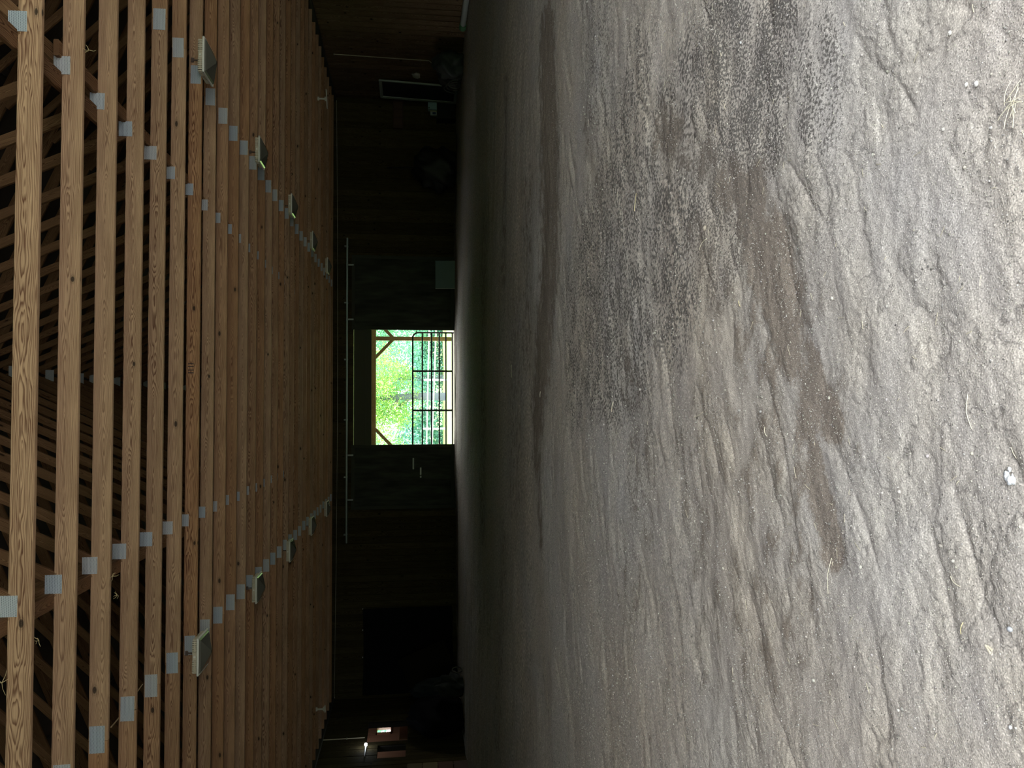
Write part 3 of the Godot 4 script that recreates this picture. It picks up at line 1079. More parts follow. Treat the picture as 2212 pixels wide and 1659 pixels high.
# ============================================================================
# things at the far end
# ============================================================================
func build_far_things() -> void:
	var g := Geo.new()
	# tarpaulin on the far wall, left
	var no := noise(71, 1.0, 3)
	g = Geo.new()
	g.grid(60, 50, func(u: float, w: float) -> Vector3:
		var x := lerpf(-5.88, -8.42, u)
		var y := lerpf(2.78, 0.12, w)
		var fold := 0.012 * no.get_noise_2d(x * 0.9 + y * 0.5, y * 2.5) + 0.008 * no.get_noise_2d(x * 2.0, y * 0.5)
		return Vector3(x, y - 0.03 * sin(u * PI) * (1.0 - w) + 0.05 * w * no.get_noise_1d(x * 2.0), BACK + 0.06 + fold))
	var tp := thing("tarpaulin", "big black plastic sheet nailed over the left end of the far wall", "tarpaulin")
	part("sheet", g.mesh(), mat(Color(0.004, 0.004, 0.006), 0.7, 0.0, 0.25), tp)
	for xx in [-5.88, -6.5, -7.3]:
		g = Geo.new()
		g.tube([Vector3(xx, 2.775, BACK + 0.03), Vector3(xx, 2.775, BACK + 0.10)], 0.014, 0.014, 8)
		part("nail", g.mesh(), mat(Color(0.6, 0.6, 0.55), 0.4, 0.5), tp)
	# board leaning in the left corner
	var lb := thing("cardboard_sheet", "faint brown cardboard sheet leaning against the black tarpaulin in the left corner", "cardboard", Vector3(-7.6, 0, BACK + 0.55))
	g = Geo.new()
	g.box(Vector3.ZERO, Vector3(1.2, 1.55, 0.012), Basis.IDENTITY, 0.002)
	part("sheet", g.mesh(), mat(Color(0.016, 0.013, 0.009), 0.85, 0.0, 0.2), lb, Transform3D(Basis.from_euler(Vector3(-0.28, 0, 0.45)), Vector3(0, 0.83, -0.1)))
	# covered heap with a pole, right of the doors
	var hp := thing("covered_heap", "dark sheet-covered heap against the far wall with a pole sticking up", "heap", Vector3(7.25, 0, BACK + 0.55))
	g = Geo.new()
	lump(g, Vector3(0, 0.55, 0), Vector3(0.62, 0.72, 0.42), 0.22, 91)
	part("cover", g.mesh(), mat(Color(0.012, 0.012, 0.014), 0.6), hp)
	g = Geo.new()
	g.tube([Vector3(0.05, 0.25, 0.1), Vector3(0.06, 1.2, -0.2), Vector3(0.1, 2.08, -0.46)], 0.03, 0.022, 8)
	part("pole", g.mesh(), mat(Color(0.012, 0.01, 0.01), 0.7), hp)
	# blue sheet leaning on the right door
	var bs := thing("plastic_sheet", "bluish plastic sheet with one pale edge leaning at the foot of the right door", "plastic sheet", Vector3(4.09, 0.0, BACK + 0.28))
	g = Geo.new()
	g.box(Vector3(0, 0.33, 0), Vector3(0.84, 0.60, 0.012), Basis.from_euler(Vector3(-0.12, 0, 0)), 0.003)
	part("sheet", g.mesh(), mat(Color(0.07, 0.13, 0.16), 0.4), bs)
	g = Geo.new()
	g.box(Vector3(-0.425, 0.33, 0.004), Vector3(0.014, 0.60, 0.02), Basis.from_euler(Vector3(-0.12, 0, 0)), 0.003)
	part("edge_strip", g.mesh(), mat(Color(0.5, 0.55, 0.55), 0.4), bs, Transform3D.IDENTITY, "pale edge strip")
	# dark chest, blue box and cartons in the right corner
	var ch := thing("storage_chest", "black chest standing in the right corner of the far wall under a pale blue box", "chest", Vector3(9.10, 0, BACK + 0.21))
	g = Geo.new()
	g.box(Vector3(0, 0.29, 0), Vector3(0.58, 0.50, 0.38), Basis.IDENTITY, 0.01)
	part("body", g.mesh(), mat(Color(0.010, 0.010, 0.010), 0.7), ch)
	g = Geo.new()
	g.box(Vector3(0, 0.56, 0), Vector3(0.62, 0.04, 0.41), Basis.IDENTITY, 0.008)
	part("lid", g.mesh(), mat(Color(0.012, 0.012, 0.012), 0.7), ch)
	for sx in [-0.24, 0.24]:
		g = Geo.new()
		g.box(Vector3(sx, 0.02, 0), Vector3(0.06, 0.05, 0.3))
		part("foot", g.mesh(), mat(Color(0.01, 0.01, 0.01), 0.8), ch)
	var bb := thing("blue_box", "pale blue box with two dark dots standing on the black chest", "box", Vector3(9.27, 0.58, BACK + 0.22))
	g = Geo.new()
	g.box(Vector3(0, 0.135, 0), Vector3(0.30, 0.27, 0.2), Basis.IDENTITY, 0.008)
	part("body", g.mesh(), mat(Color(0.30, 0.46, 0.55), 0.6), bb)
	for sx in [-0.11, 0.09]:
		g = Geo.new()
		g.tube([Vector3(sx, 0.235, 0.095), Vector3(sx, 0.235, 0.106)], 0.018, 0.018, 10)
		part("dot", g.mesh(), mat(Color(0.01, 0.01, 0.012), 0.6), bb)
	var ct := thing("carton", "small white and blue carton with a yellow band beside the pale blue box", "carton", Vector3(9.02, 0.58, BACK + 0.22))
	g = Geo.new()
	g.box(Vector3(0, 0.10, 0), Vector3(0.14, 0.20, 0.12), Basis.IDENTITY, 0.004)
	part("body", g.mesh(), mat(Color(0.4, 0.45, 0.5), 0.6), ct)
	g = Geo.new()
	g.box(Vector3(0.055, 0.15, 0.0), Vector3(0.024, 0.205, 0.126), Basis.IDENTITY, 0.002)
	part("band", g.mesh(), mat(Color(0.5, 0.42, 0.2), 0.6), ct, at(0, -0.045, 0), "yellow band")
	g = Geo.new()
	g.box(Vector3(-0.01, 0.08, 0.0), Vector3(0.07, 0.10, 0.126), Basis.IDENTITY, 0.002)
	part("patch", g.mesh(), mat(Color(0.03, 0.05, 0.16), 0.6), ct, Transform3D.IDENTITY, "dark blue patch")
	# reddish wooden shelf box on the wall
	var sb := thing("wall_box", "reddish brown wooden box fixed to the far wall above the blue box", "wall box", Vector3(9.02, 1.75, BACK + 0.08))
	g = Geo.new()
	g.box(Vector3.ZERO, Vector3(0.92, 0.31, 0.14), Basis.IDENTITY, 0.008)
	part("case", g.mesh(), mat(Color(0.05, 0.02, 0.011), 0.6), sb)
	for k in 3:
		g = Geo.new()
		g.box(Vector3(-0.28 + 0.26 * k, 0, 0.075), Vector3(0.20, 0.24, 0.012), Basis.IDENTITY, 0.003)
		part("drawer_front", g.mesh(), mat(Color(0.06, 0.025, 0.013), 0.55), sb)
	# T-shaped white fittings under the ceiling near the side walls
	for sd in [0, 1]:
		var zz: float = [-19.12, -19.26][sd]
		var xx: float = [7.72, -7.25][sd]
		var f := thing("ceiling_fitting", "white T-shaped fitting hanging from the ceiling near the %s wall" % ["right", "left"][sd], "ceiling fitting", Vector3(xx, CHORD, zz), "white fittings hanging by the side walls")
		g = Geo.new()
		g.tube([Vector3(0, 0.01, 0), Vector3(0, -0.03, 0)], 0.05, 0.045, 12)
		g.tube([Vector3(0, -0.02, 0), Vector3(0, -0.17, 0)], 0.022, 0.022, 10)
		part("stem", g.mesh(), mat(Color(0.85, 0.84, 0.78), 0.5), f)
		g = Geo.new()
		g.tube([Vector3(0, -0.16, 0), Vector3(0, -0.2, 0)], 0.05, 0.06, 12)
		part("hub", g.mesh(), mat(Color(0.85, 0.84, 0.78), 0.5), f)
		g = Geo.new()
		var hw: float = [0.235, 0.08][sd]
		g.box(Vector3(0, -0.21, 0), Vector3(hw * 2, 0.022, 0.10), Basis(Vector3.BACK, 0.05), 0.006)
		part("crossbar", g.mesh(), mat(Color(0.85, 0.84, 0.78), 0.45), f)


func build_right_side() -> void:
	var g := Geo.new()
	# framed panel leaning on the right wall
	var p := thing("framed_panel", "tall dark panel in a pale metal frame leaning on the right wall", "panel", Vector3(WALL_R - 0.13, 0.0, -22.27))
	var lean := Basis.from_euler(Vector3(0, 0, -0.035))
	g = Geo.new()
	g.box(Vector3(0, 1.14, 0), Vector3(0.02, 2.10, 1.10), Basis.IDENTITY, 0.002)
	part("board", g.mesh(), mat(Color(0.025, 0.03, 0.035), 0.45), p, Transform3D(lean, Vector3(-0.04, 0, 0)))
	g = Geo.new()
	g.box(Vector3(0, 2.22, 0), Vector3(0.045, 0.09, 1.18), Basis.IDENTITY, 0.004)
	g.box(Vector3(0, 1.12, 0.58), Vector3(0.045, 2.24, 0.05), Basis.IDENTITY, 0.004)
	g.box(Vector3(0, 1.12, -0.55), Vector3(0.05, 2.24, 0.13), Basis.IDENTITY, 0.004)
	g.box(Vector3(0, 0.045, 0), Vector3(0.045, 0.09, 1.18), Basis.IDENTITY, 0.004)
	part("frame", g.mesh(), mat(Color(0.38, 0.44, 0.43), 0.5, 0.1), p, Transform3D(lean, Vector3(-0.04, 0, 0)), "pale metal frame")
	var c := thing("conduit", "thin pale conduit running up the right wall above the grey bags", "conduit", Vector3(WALL_R - 0.03, 0, -20.4))
	g = Geo.new()
	g.tube([Vector3(0, 3.36, 0.04), Vector3(0, 0.87, -0.04), Vector3(0, 0.80, -0.16)], 0.011, 0.011, 6)
	part("pipe", g.mesh(), mat(Color(0.5, 0.45, 0.33), 0.5), c)
	g = Geo.new()
	g.box(Vector3(0.0, 3.37, 0.04), Vector3(0.03, 0.03, 0.05), Basis.IDENTITY, 0.004)
	g.box(Vector3(0.0, 1.10, -0.03), Vector3(0.03, 0.05, 0.06), Basis.IDENTITY, 0.004)
	part("clip", g.mesh(), mat(Color(0.3, 0.27, 0.2), 0.6), c)
	# grey bags heaped by the right wall
	var b := thing("grey_bags", "heap of crumpled grey bags and straps at the foot of the right wall", "bags", Vector3(WALL_R - 0.42, 0, -20.15))
	g = Geo.new()
	lump(g, Vector3(0, 0.30, 0.35), Vector3(0.32, 0.44, 0.42), 0.25, 17)
	part("bag", g.mesh(), mat(Color(0.045, 0.055, 0.058), 0.6), b)
	g = Geo.new()
	lump(g, Vector3(0.02, 0.24, -0.35), Vector3(0.30, 0.34, 0.40), 0.3, 18)
	part("bag", g.mesh(), mat(Color(0.065, 0.07, 0.075), 0.6), b)
	for k in 3:
		var pts := []
		for i in 14:
			var a := PI * i / 13.0
			pts.append(Vector3(-0.28 - 0.03 * k, 0.12 + 0.34 * sin(a) * (1.0 - 0.15 * k), -0.45 + 0.22 * k + 0.28 * cos(a)))
		g = Geo.new()
		g.tube(pts, 0.014, 0.014, 6)
		part("strap", g.mesh(), mat(Color(0.16, 0.17, 0.17), 0.6), b)
	var j := thing("white_jug", "small white plastic bottle hung on the right wall beside the framed panel", "bottle", Vector3(WALL_R - 0.10, 1.16, -21.25))
	g = Geo.new()
	lump(g, Vector3(0, 0.03, 0), Vector3(0.06, 0.11, 0.14), 0.15, 5, 18, 12)
	part("body", g.mesh(), mat(Color(0.38, 0.36, 0.33), 0.5), j)
	g = Geo.new()
	g.tube([Vector3(0, 0.10, 0.06), Vector3(0, 0.17, 0.08)], 0.022, 0.018, 8)
	part("neck", g.mesh(), mat(Color(0.3, 0.29, 0.27), 0.5), j)
	g = Geo.new()
	g.tube([Vector3(0.08, 0.15, 0.06), Vector3(0.01, 0.15, 0.06)], 0.008, 0.008, 6)
	part("hook", g.mesh(), mat(Color(0.1, 0.1, 0.1), 0.5), j)
	var wp := thing("white_pipe", "short length of pale pipe lying along the foot of the right wall", "pipe", Vector3(WALL_R - 0.16, 0.10, -17.6))
	g = Geo.new()
	g.tube([Vector3(0, 0, 1.2), Vector3(0, 0, -0.55)], 0.07, 0.07, 14)
	part("pipe", g.mesh(), mat(Color(0.30, 0.33, 0.32), 0.6), wp)
	g = Geo.new()
	g.tube([Vector3(0, 0, -0.52), Vector3(0, 0, -0.72)], 0.085, 0.085, 14)
	part("collar", g.mesh(), mat(Color(0.05, 0.20, 0.08), 0.6), wp, Transform3D.IDENTITY, "green collar")


func build_left_side() -> void:
	var g := Geo.new()
	# the room behind the left wall's openings
	var r := structure("wall_1", "reddish board wall of the room behind the left wall")
	var red := mat(Color(0.17, 0.105, 0.085), 0.7)
	var x := -10.6
	# its outer wall, with a window hole
	for p in [[-28.0, -26.32, 0.0, 3.4], [-25.74, -18.0, 0.0, 3.4], [-26.32, -25.74, 0.0, 2.03], [-26.32, -25.74, 2.47, 3.4]]:
		g.box(Vector3(x - 0.06, (p[2] + p[3]) / 2, (p[0] + p[1]) / 2), Vector3(0.1, p[3] - p[2], p[1] - p[0]))
	g.box(Vector3((x + WALL_L - 0.2) / 2, -0.05, -23.0), Vector3(2.2, 0.1, 10.0))
	g.box(Vector3((x + WALL_L - 0.2) / 2, 3.4, -23.0), Vector3(2.2, 0.1, 10.0))
	g.box(Vector3((x + WALL_L - 0.2) / 2, 1.7, -18.0), Vector3(2.2, 3.4, 0.1))
	g.box(Vector3((x + WALL_L - 0.2) / 2, 1.7, -28.0), Vector3(2.2, 3.4, 0.1))
	g.box(Vector3(WALL_L - 0.15, 1.7, -25.75), Vector3(0.1, 3.4, 4.5))
	quick("room_shell", g.mesh(), red, r, 0)
	var k := 0
	for z in range(0, 50):
		var zz := -27.9 + z * 0.2
		if zz > -26.42 and zz < -25.64:
			continue
		quick("plank", board(3.3, 0.19, 0.02, 0.003), red, r, k, Transform3D(Basis(Vector3.UP, Vector3(0, 0, 1), Vector3.RIGHT), Vector3(x + 0.005 + 0.004 * (z % 3), 1.7, zz)))
		k += 1
	g = Geo.new()
	for p in [[-26.35, -26.32, 2.0, 2.5], [-25.74, -25.71, 2.0, 2.5], [-26.35, -25.71, 2.0, 2.03], [-26.35, -25.71, 2.47, 2.5]]:
		g.box(Vector3(x + 0.02, (p[2] + p[3]) / 2, (p[0] + p[1]) / 2), Vector3(0.08, p[3] - p[2], p[1] - p[0]))
	var wn := structure("window_1", "small bright window in the room behind the left wall")
	quick("window_frame", g.mesh(), mat(Color(0.25, 0.14, 0.10), 0.6), wn, 0)
	g = Geo.new()
	g.box(Vector3(x - 0.02, 2.25, -26.03), Vector3(0.006, 0.44, 0.58))
	var pane := mat(Color(0.9, 0.95, 0.95), 0.05)
	pane.transparency = BaseMaterial3D.TRANSPARENCY_ALPHA
	pane.albedo_color.a = 0.06
	quick("pane", g.mesh(), pane, wn, 0)
	# boards nailed across the hole left between planks above and below the window
	g = Geo.new()
	g.box(Vector3(x + 0.005, 1.0, -26.03), Vector3(0.02, 2.0, 0.60))
	g.box(Vector3(x + 0.005, 2.95, -26.03), Vector3(0.02, 0.88, 0.60))
	quick("infill", g.mesh(), red, r, 0)
	# bulb added to brighten that room, out of sight from the hall
	var rl := thing("room_lamp", "added bulb brightening the room behind the left wall, hidden above the openings", "lamp", Vector3(-9.6, 3.30, -24.6))
	g = Geo.new()
	lump(g, Vector3(0, -0.06, 0), Vector3(0.05, 0.06, 0.05), 0.0, 1, 14, 10)
	var rem := StandardMaterial3D.new()
	rem.emission_enabled = true
	rem.emission = Color(1.0, 0.93, 0.82)
	rem.emission_energy_multiplier = 0.8
	part("bulb", g.mesh(), rem, rl)
	g = Geo.new()
	g.tube([Vector3(0, 0.05, 0), Vector3(0, -0.01, 0)], 0.035, 0.03, 10)
	part("socket", g.mesh(), mat(Color(0.3, 0.3, 0.3), 0.5), rl)
	var ro := OmniLight3D.new()
	ro.name = "room_light"
	ro.light_energy = 0.035
	ro.light_color = Color(1.0, 0.93, 0.82)
	ro.light_size = 0.05
	ro.omni_range = 30.0
	ro.omni_attenuation = 2.0
	ro.shadow_enabled = true
	ro.position = Vector3(0, -0.16, 0)
	rl.add_child(ro)
	# cupboard seen through the first opening
	var cb := thing("door_board", "reddish brown plain board seen through the taller opening in the left wall", "board", Vector3(-9.5, 0, -23.08))
	g = Geo.new()
	g.box(Vector3(0, 0.85, 0), Vector3(0.03, 1.7, 0.9), Basis.IDENTITY, 0.004)
	part("panel", g.mesh(), mat(Color(0.28, 0.15, 0.09), 0.6), cb)
	# lamp on the left wall
	var lp := thing("wall_lamp", "small bright white bulb lamp on the left wall above the openings", "lamp", Vector3(WALL_L + 0.09, 2.48, -19.92))
	g = Geo.new()
	lump(g, Vector3.ZERO, Vector3(0.04, 0.04, 0.04), 0.0, 1, 14, 10)
	var em := StandardMaterial3D.new()
	em.albedo_color = Color(1, 1, 1)
	em.emission_enabled = true
	em.emission = Color(0.95, 0.98, 1.0)
	em.emission_energy_multiplier = 1.2
	part("bulb", g.mesh(), em, lp)
	g = Geo.new()
	g.tube([Vector3(-0.07, 0, 0), Vector3(-0.035, 0, 0)], 0.03, 0.025, 10)
	part("socket", g.mesh(), mat(Color(0.3, 0.3, 0.3), 0.5), lp)
	g = Geo.new()
	g.tube([Vector3(-0.05, 0.0, 0.03), Vector3(-0.05, 0.0, 0.55)], 0.022, 0.006, 8)
	part("arm", g.mesh(), mat(Color(0.8, 0.8, 0.8), 0.35), lp)
	var om := OmniLight3D.new()
	om.name = "lamp_light"
	om.light_energy = 0.006
	om.light_color = Color(0.92, 0.96, 1.0)
	om.light_size = 0.04
	om.omni_range = 40.0
	om.omni_attenuation = 2.0
	om.shadow_enabled = true
	om.position = Vector3(0.06, 0, 0)
	lp.add_child(om)
	var c := thing("conduit", "thin pale conduit running up the left wall to the ceiling above the lamp", "conduit", Vector3(WALL_L + 0.03, 0, -20.48))
	g = Geo.new()
	g.tube([Vector3(0, 3.62, 0.0), Vector3(0, 2.54, 0)], 0.013, 0.013, 6)
	part("pipe", g.mesh(), mat(Color(0.5, 0.45, 0.33), 0.5), c)
	g = Geo.new()
	g.box(Vector3(0, 3.0, 0), Vector3(0.03, 0.03, 0.06), Basis.IDENTITY, 0.003)
	part("clip", g.mesh(), mat(Color(0.3, 0.28, 0.22), 0.6), c)
	# dark stack under the openings with plastic bags on it
	var st := thing("dark_stack", "black covered stack against the left wall under the taller opening", "stack", Vector3(WALL_L + 0.50, 0, -20.5))
	g = Geo.new()
	lump(g, Vector3(0, 0.62, 0), Vector3(0.44, 0.80, 0.84), 0.10, 33)
	part("cover", g.mesh(), mat(Color(0.004, 0.004, 0.006), 0.75, 0.0, 0.25), st)
	var b1 := thing("plastic_bag", "tall dim bluish plastic bundle standing behind the black stack", "plastic bag", Vector3(WALL_L + 0.60, 0, -22.12))
	g = Geo.new()
	lump(g, Vector3(0, 0.58, 0), Vector3(0.28, 0.72, 0.32), 0.2, 35)
	part("film", g.mesh(), mat(Color(0.02, 0.026, 0.03), 0.8, 0.0, 0.3), b1)
	var b2 := thing("plastic_bag", "crumpled grey plastic bag with a round mouth on the floor by the left wall", "plastic bag", Vector3(WALL_L + 1.36, 0.0, -20.2))
	g = Geo.new()
	lump(g, Vector3(0, 0.30, 0), Vector3(0.28, 0.38, 0.34), 0.3, 36)
	part("film", g.mesh(), mat(Color(0.03, 0.033, 0.033), 0.8, 0.0, 0.3), b2)
	var pts := []
	for i in 22:
		var a := TAU * i / 21.0
		pts.append(Vector3(0.29, 0.14 + 0.13 * cos(a), -0.3 + 0.22 * sin(a)))
	g = Geo.new()
	g.tube(pts, 0.016, 0.016, 6)
	part("mouth", g.mesh(), mat(Color(0.10, 0.10, 0.09), 0.4), b2)
	# boards at the picture's edge
	var bd := thing("board_rack", "rack of old pale and reddish boards against the left wall", "board rack", Vector3(WALL_L + 0.2, 0, -17.68))
	var cols := [Color(0.13, 0.10, 0.04), Color(0.16, 0.12, 0.05), Color(0.08, 0.03, 0.016), Color(0.06, 0.026, 0.016)]
	for i in 4:
		g = Geo.new()
		g.box(Vector3(0, 0.18 + 0.36 * (3 - i), 0), Vector3(0.04, 0.34, 1.5), Basis.IDENTITY, 0.006)
		part("board", g.mesh(), mat(cols[i], 0.7), bd)
	for zz in [-0.7, 0.7]:
		g = Geo.new()
		g.box(Vector3(-0.06, 0.72, zz), Vector3(0.07, 1.45, 0.07), Basis.IDENTITY, 0.005)
		part("post", g.mesh(), mat(Color(0.1, 0.06, 0.04), 0.8), bd)


# ============================================================================
# outside the far door
# ============================================================================
func build_outside() -> void:
	var g := Geo.new()
	# ground beyond the sill, falling away gently
	var no := noise(44, 0.12, 3)
	g.grid(60, 60, func(u: float, w: float) -> Vector3:
		var x := lerpf(-45.0, 45.0, u)
		var z := lerpf(-90.0, BACK - 0.05, w * w * 0.35 + w * 0.65)
		var y := -0.02 - 0.028 * maxf(0.0, BACK - 1.5 - z) if z > -60 else -1.0
		return Vector3(x, maxf(y, -1.0) + (0.0 if z > BACK - 2 else 0.1 * no.get_noise_2d(x * 5, z * 5)), z))
	var gr := structure("ground", "bright lawn outside the far door, unseen yard and shading bank added before the open end")
	var lawn := mat(Color(0.14, 0.25, 0.05), 0.9)
	quick("lawn", g.mesh(), lawn, gr, 0)
	g = Geo.new()
	g.box(Vector3(0.6, 0.0, BACK - 1.0), Vector3(12, 0.06, 1.8), Basis.IDENTITY, 0.01)
	quick("gravel_apron", g.mesh(), mat(Color(0.30, 0.28, 0.19), 0.9), gr, 0)
	g = Geo.new()
	g.box(Vector3(0.5, -0.2, NEAR + 20.05), Vector3(80, 0.3, 40))
	quick("yard", g.mesh(), mat(Color(0.38, 0.37, 0.34), 0.95), gr, 0)
	g = Geo.new()
	g.grid(30, 16, func(u: float, w: float) -> Vector3:
		var z := NEAR + 8.0 + 30.0 * w
		return Vector3(lerpf(-55.0, 55.0, 1.0 - u), -0.1 + 8.2 * smoothstep(0.0, 0.42, w) + 0.5 * no.get_noise_2d(u * 200.0, w * 60.0), z))
	quick("added_bank", g.mesh(), mat(Color(0.05, 0.075, 0.03), 0.95), gr, 0)  # unseen bank, added to shade the far end of the hall
	# lean-to outside the wall
	var pc := thing("timber_porch", "golden brown timber lean-to frame with corner braces just outside the doorway", "porch", Vector3(0, 0, -25.6))
	g = Geo.new()
	var gold := StandardMaterial3D.new()
	gold.albedo_texture = wood[3].albedo_texture
	gold.albedo_color = Color(0.72, 0.74, 0.62)
	gold.roughness = 0.8
	part("beam", board(11.1, 0.15, 0.14, 0.005), gold, pc, at(0.57, 2.585, 0))
	for xx in [-4.96, -1.25, 2.375, 6.0]:
		part("post", board(2.5, 0.13, 0.13, 0.005), gold, pc, Transform3D(Basis(Vector3.UP, Vector3.LEFT, Vector3.BACK), Vector3(xx, 1.26, 0)))
		for sg in [-1.0, 1.0]:
			var a := Vector3(xx, 1.93, 0)
			var b := Vector3(xx + sg * 0.66, 2.56, 0)
			part("brace", board((b - a).length(), 0.10, 0.09, 0.004), gold, pc, along(a, b))
	g = Geo.new()
	g.box(Vector3(0.57, 3.16, 0.72), Vector3(11.6, 0.06, 2.90), Basis.from_euler(Vector3(-0.25, 0, 0)))
	part("roof", g.mesh(), mat(Color(0.12, 0.11, 0.10), 0.8), pc)
	for k in 12:
		part("rafter", board(2.3, 0.12, 0.04), gold, pc, Transform3D(Basis(Vector3(0, sin(0.25), cos(0.25)) * -1.0, Vector3(0, cos(0.25), -sin(0.25)), Vector3.LEFT), Vector3(-4.8 + k * 0.98, 3.06, 0.80)))
	# gate across the doorway
	var gt := thing("field_gate", "black tubular steel field gate with six bars closing the lower half of the doorway", "gate", Vector3(0.0, 0, BACK - 0.22))
	var bm := mat(Color(0.012, 0.014, 0.014), 0.5, 0.2)
	var gx0 := -1.25
	var gx1 := 2.375
	var ys := [0.10, 0.295, 0.50, 0.735, 1.015, 1.305]
	g = Geo.new()
	var pts := [Vector3(gx0, ys[0], 0), Vector3(gx0, 1.14, 0)]
	for i in 7:
		var a := PI / 2 * i / 6.0
		pts.append(Vector3(gx0 + 0.165 - 0.165 * cos(a), 1.14 + 0.165 * sin(a), 0))
	for i in 7:
		var a := PI / 2 * i / 6.0
		pts.append(Vector3(gx1 - 0.165 + 0.165 * sin(a), 1.14 + 0.165 * cos(a), 0))
	pts.append(Vector3(gx1, ys[0], 0))
	g.tube(pts, 0.026, 0.026, 10)
	part("frame_tube", g.mesh(), bm, gt)
	for k in 5:
		g = Geo.new()
		g.tube([Vector3(gx0, ys[k], 0), Vector3(gx1, ys[k], 0)], 0.022, 0.022, 8)
		part("rail", g.mesh(), bm, gt)
	for xx in [1.19, -0.01]:
		g = Geo.new()
		g.box(Vector3(xx, 0.70, 0.022), Vector3(0.056, 1.24, 0.012), Basis.IDENTITY, 0.003)
		part("upright", g.mesh(), bm, gt)
	g = Geo.new()
	g.box(Vector3(gx1 + 0.01, 1.185, 0), Vector3(0.09, 0.03, 0.03), Basis.IDENTITY, 0.004)
	part("latch", g.mesh(), bm, gt)
	g = Geo.new()
	for xx in [gx0, gx1]:
		g.tube([Vector3(xx, -0.05, 0), Vector3(xx, ys[0], 0)], 0.021, 0.021, 8)
	part("foot", g.mesh(), bm, gt)
	# pale rail fence across the lawn, running away to the left
	var fe := thing("rail_fence", "pale two-rail fence crossing the lawn beyond the gate", "fence")
	var white := mat(Color(0.42, 0.50, 0.52), 0.6)
	var p0 := Vector3(7.5, 0, -27.5)
	var dir := (Vector3(-4.6, 0, -46.0) - p0)
	for yy in [0.30, 0.60]:
		g = Geo.new()
		var a := p0 + dir * -0.4
		var b := p0 + dir * 1.6
		g.tube([a + Vector3(0, yy - 0.1, 0), p0 + Vector3(0, yy, 0), p0 + dir * 0.5 + Vector3(0, yy - 0.02, 0), b + Vector3(0, yy - 0.1, 0)], 0.034, 0.034, 8)
		part("rail", g.mesh(), white, fe)
	for k in 8:
		var q := p0 + dir * (-0.3 + k * 0.2)
		g = Geo.new()
		g.box(Vector3(q.x, -0.1, q.z), Vector3(0.09, 1.75, 0.09), Basis.IDENTITY, 0.01)
		part("post", g.mesh(), white, fe)
	# trees
	var leaf := Geo.new()
	leaf.quad(Vector3(0, -0.5, 0), Vector3(0.3, 0.02, 0.10), Vector3(0, 0.5, 0), Vector3(-0.3, 0.02, 0.10))
	var leaf_mesh := leaf.mesh()
	var bright := Color(0.26, 0.48, 0.11)
	var mid := Color(0.15, 0.42, 0.24)
	var cool := Color(0.18, 0.43, 0.36)
	tree("maple_tree", "yellow-green leafy tree nearest the fence, seen through the middle of the doorway", Vector3(0.7, -0.8, -41.0), 8.0, 3.4, 1.9, bright, 39000, leaf_mesh, 0.095, 1)
	tree("maple_tree", "yellow-green leafy tree at the left of the doorway view", Vector3(-3.6, -0.8, -43.0), 8.5, 3.2, 1.7, bright.lerp(mid, 0.25), 31200, leaf_mesh, 0.095, 2)
	tree("broadleaf_tree", "mid green broadleaf tree behind the porch post at the right of the doorway view", Vector3(5.4, -0.8, -46.0), 10.0, 4.2, 1.2, mid, 36400, leaf_mesh, 0.101, 3)
	tree("broadleaf_tree", "cool green broadleaf tree filling the background right of the middle", Vector3(2.2, -0.9, -53.0), 12.0, 4.6, 0.8, cool, 36400, leaf_mesh, 0.112, 4)
	tree("broadleaf_tree", "cool green broadleaf tree filling the background left of the middle", Vector3(-4.5, -0.9, -54.0), 12.5, 5.0, 0.8, cool, 36400, leaf_mesh, 0.112, 5)
	tree("broadleaf_tree", "tall dark green tree beyond the far right of the doorway view", Vector3(11.5, -0.9, -52.0), 12.0, 5.0, 0.8, mid, 31200, leaf_mesh, 0.118, 6)
	tree("broadleaf_tree", "tall green tree beyond the far left of the doorway view", Vector3(-12.5, -0.9, -52.0), 12.0, 5.2, 0.8, mid, 31200, leaf_mesh, 0.118, 7)
	# hedge of undergrowth that closes the view below the crowns
	var hd := thing("hedge", "dense blue-green undergrowth closing the view below the tree crowns", "hedge")
	foliage(hd, "foliage", Vector3(0, 0.6, -58.5), Vector3(26, 2.2, 2.0), cool.lerp(mid, 0.4), 36000, leaf_mesh, 0.24, 12)
	foliage(hd, "foliage", Vector3(0, 4.5, -61.5), Vector3(28, 5.5, 2.0), cool, 36000, leaf_mesh, 0.30, 13)


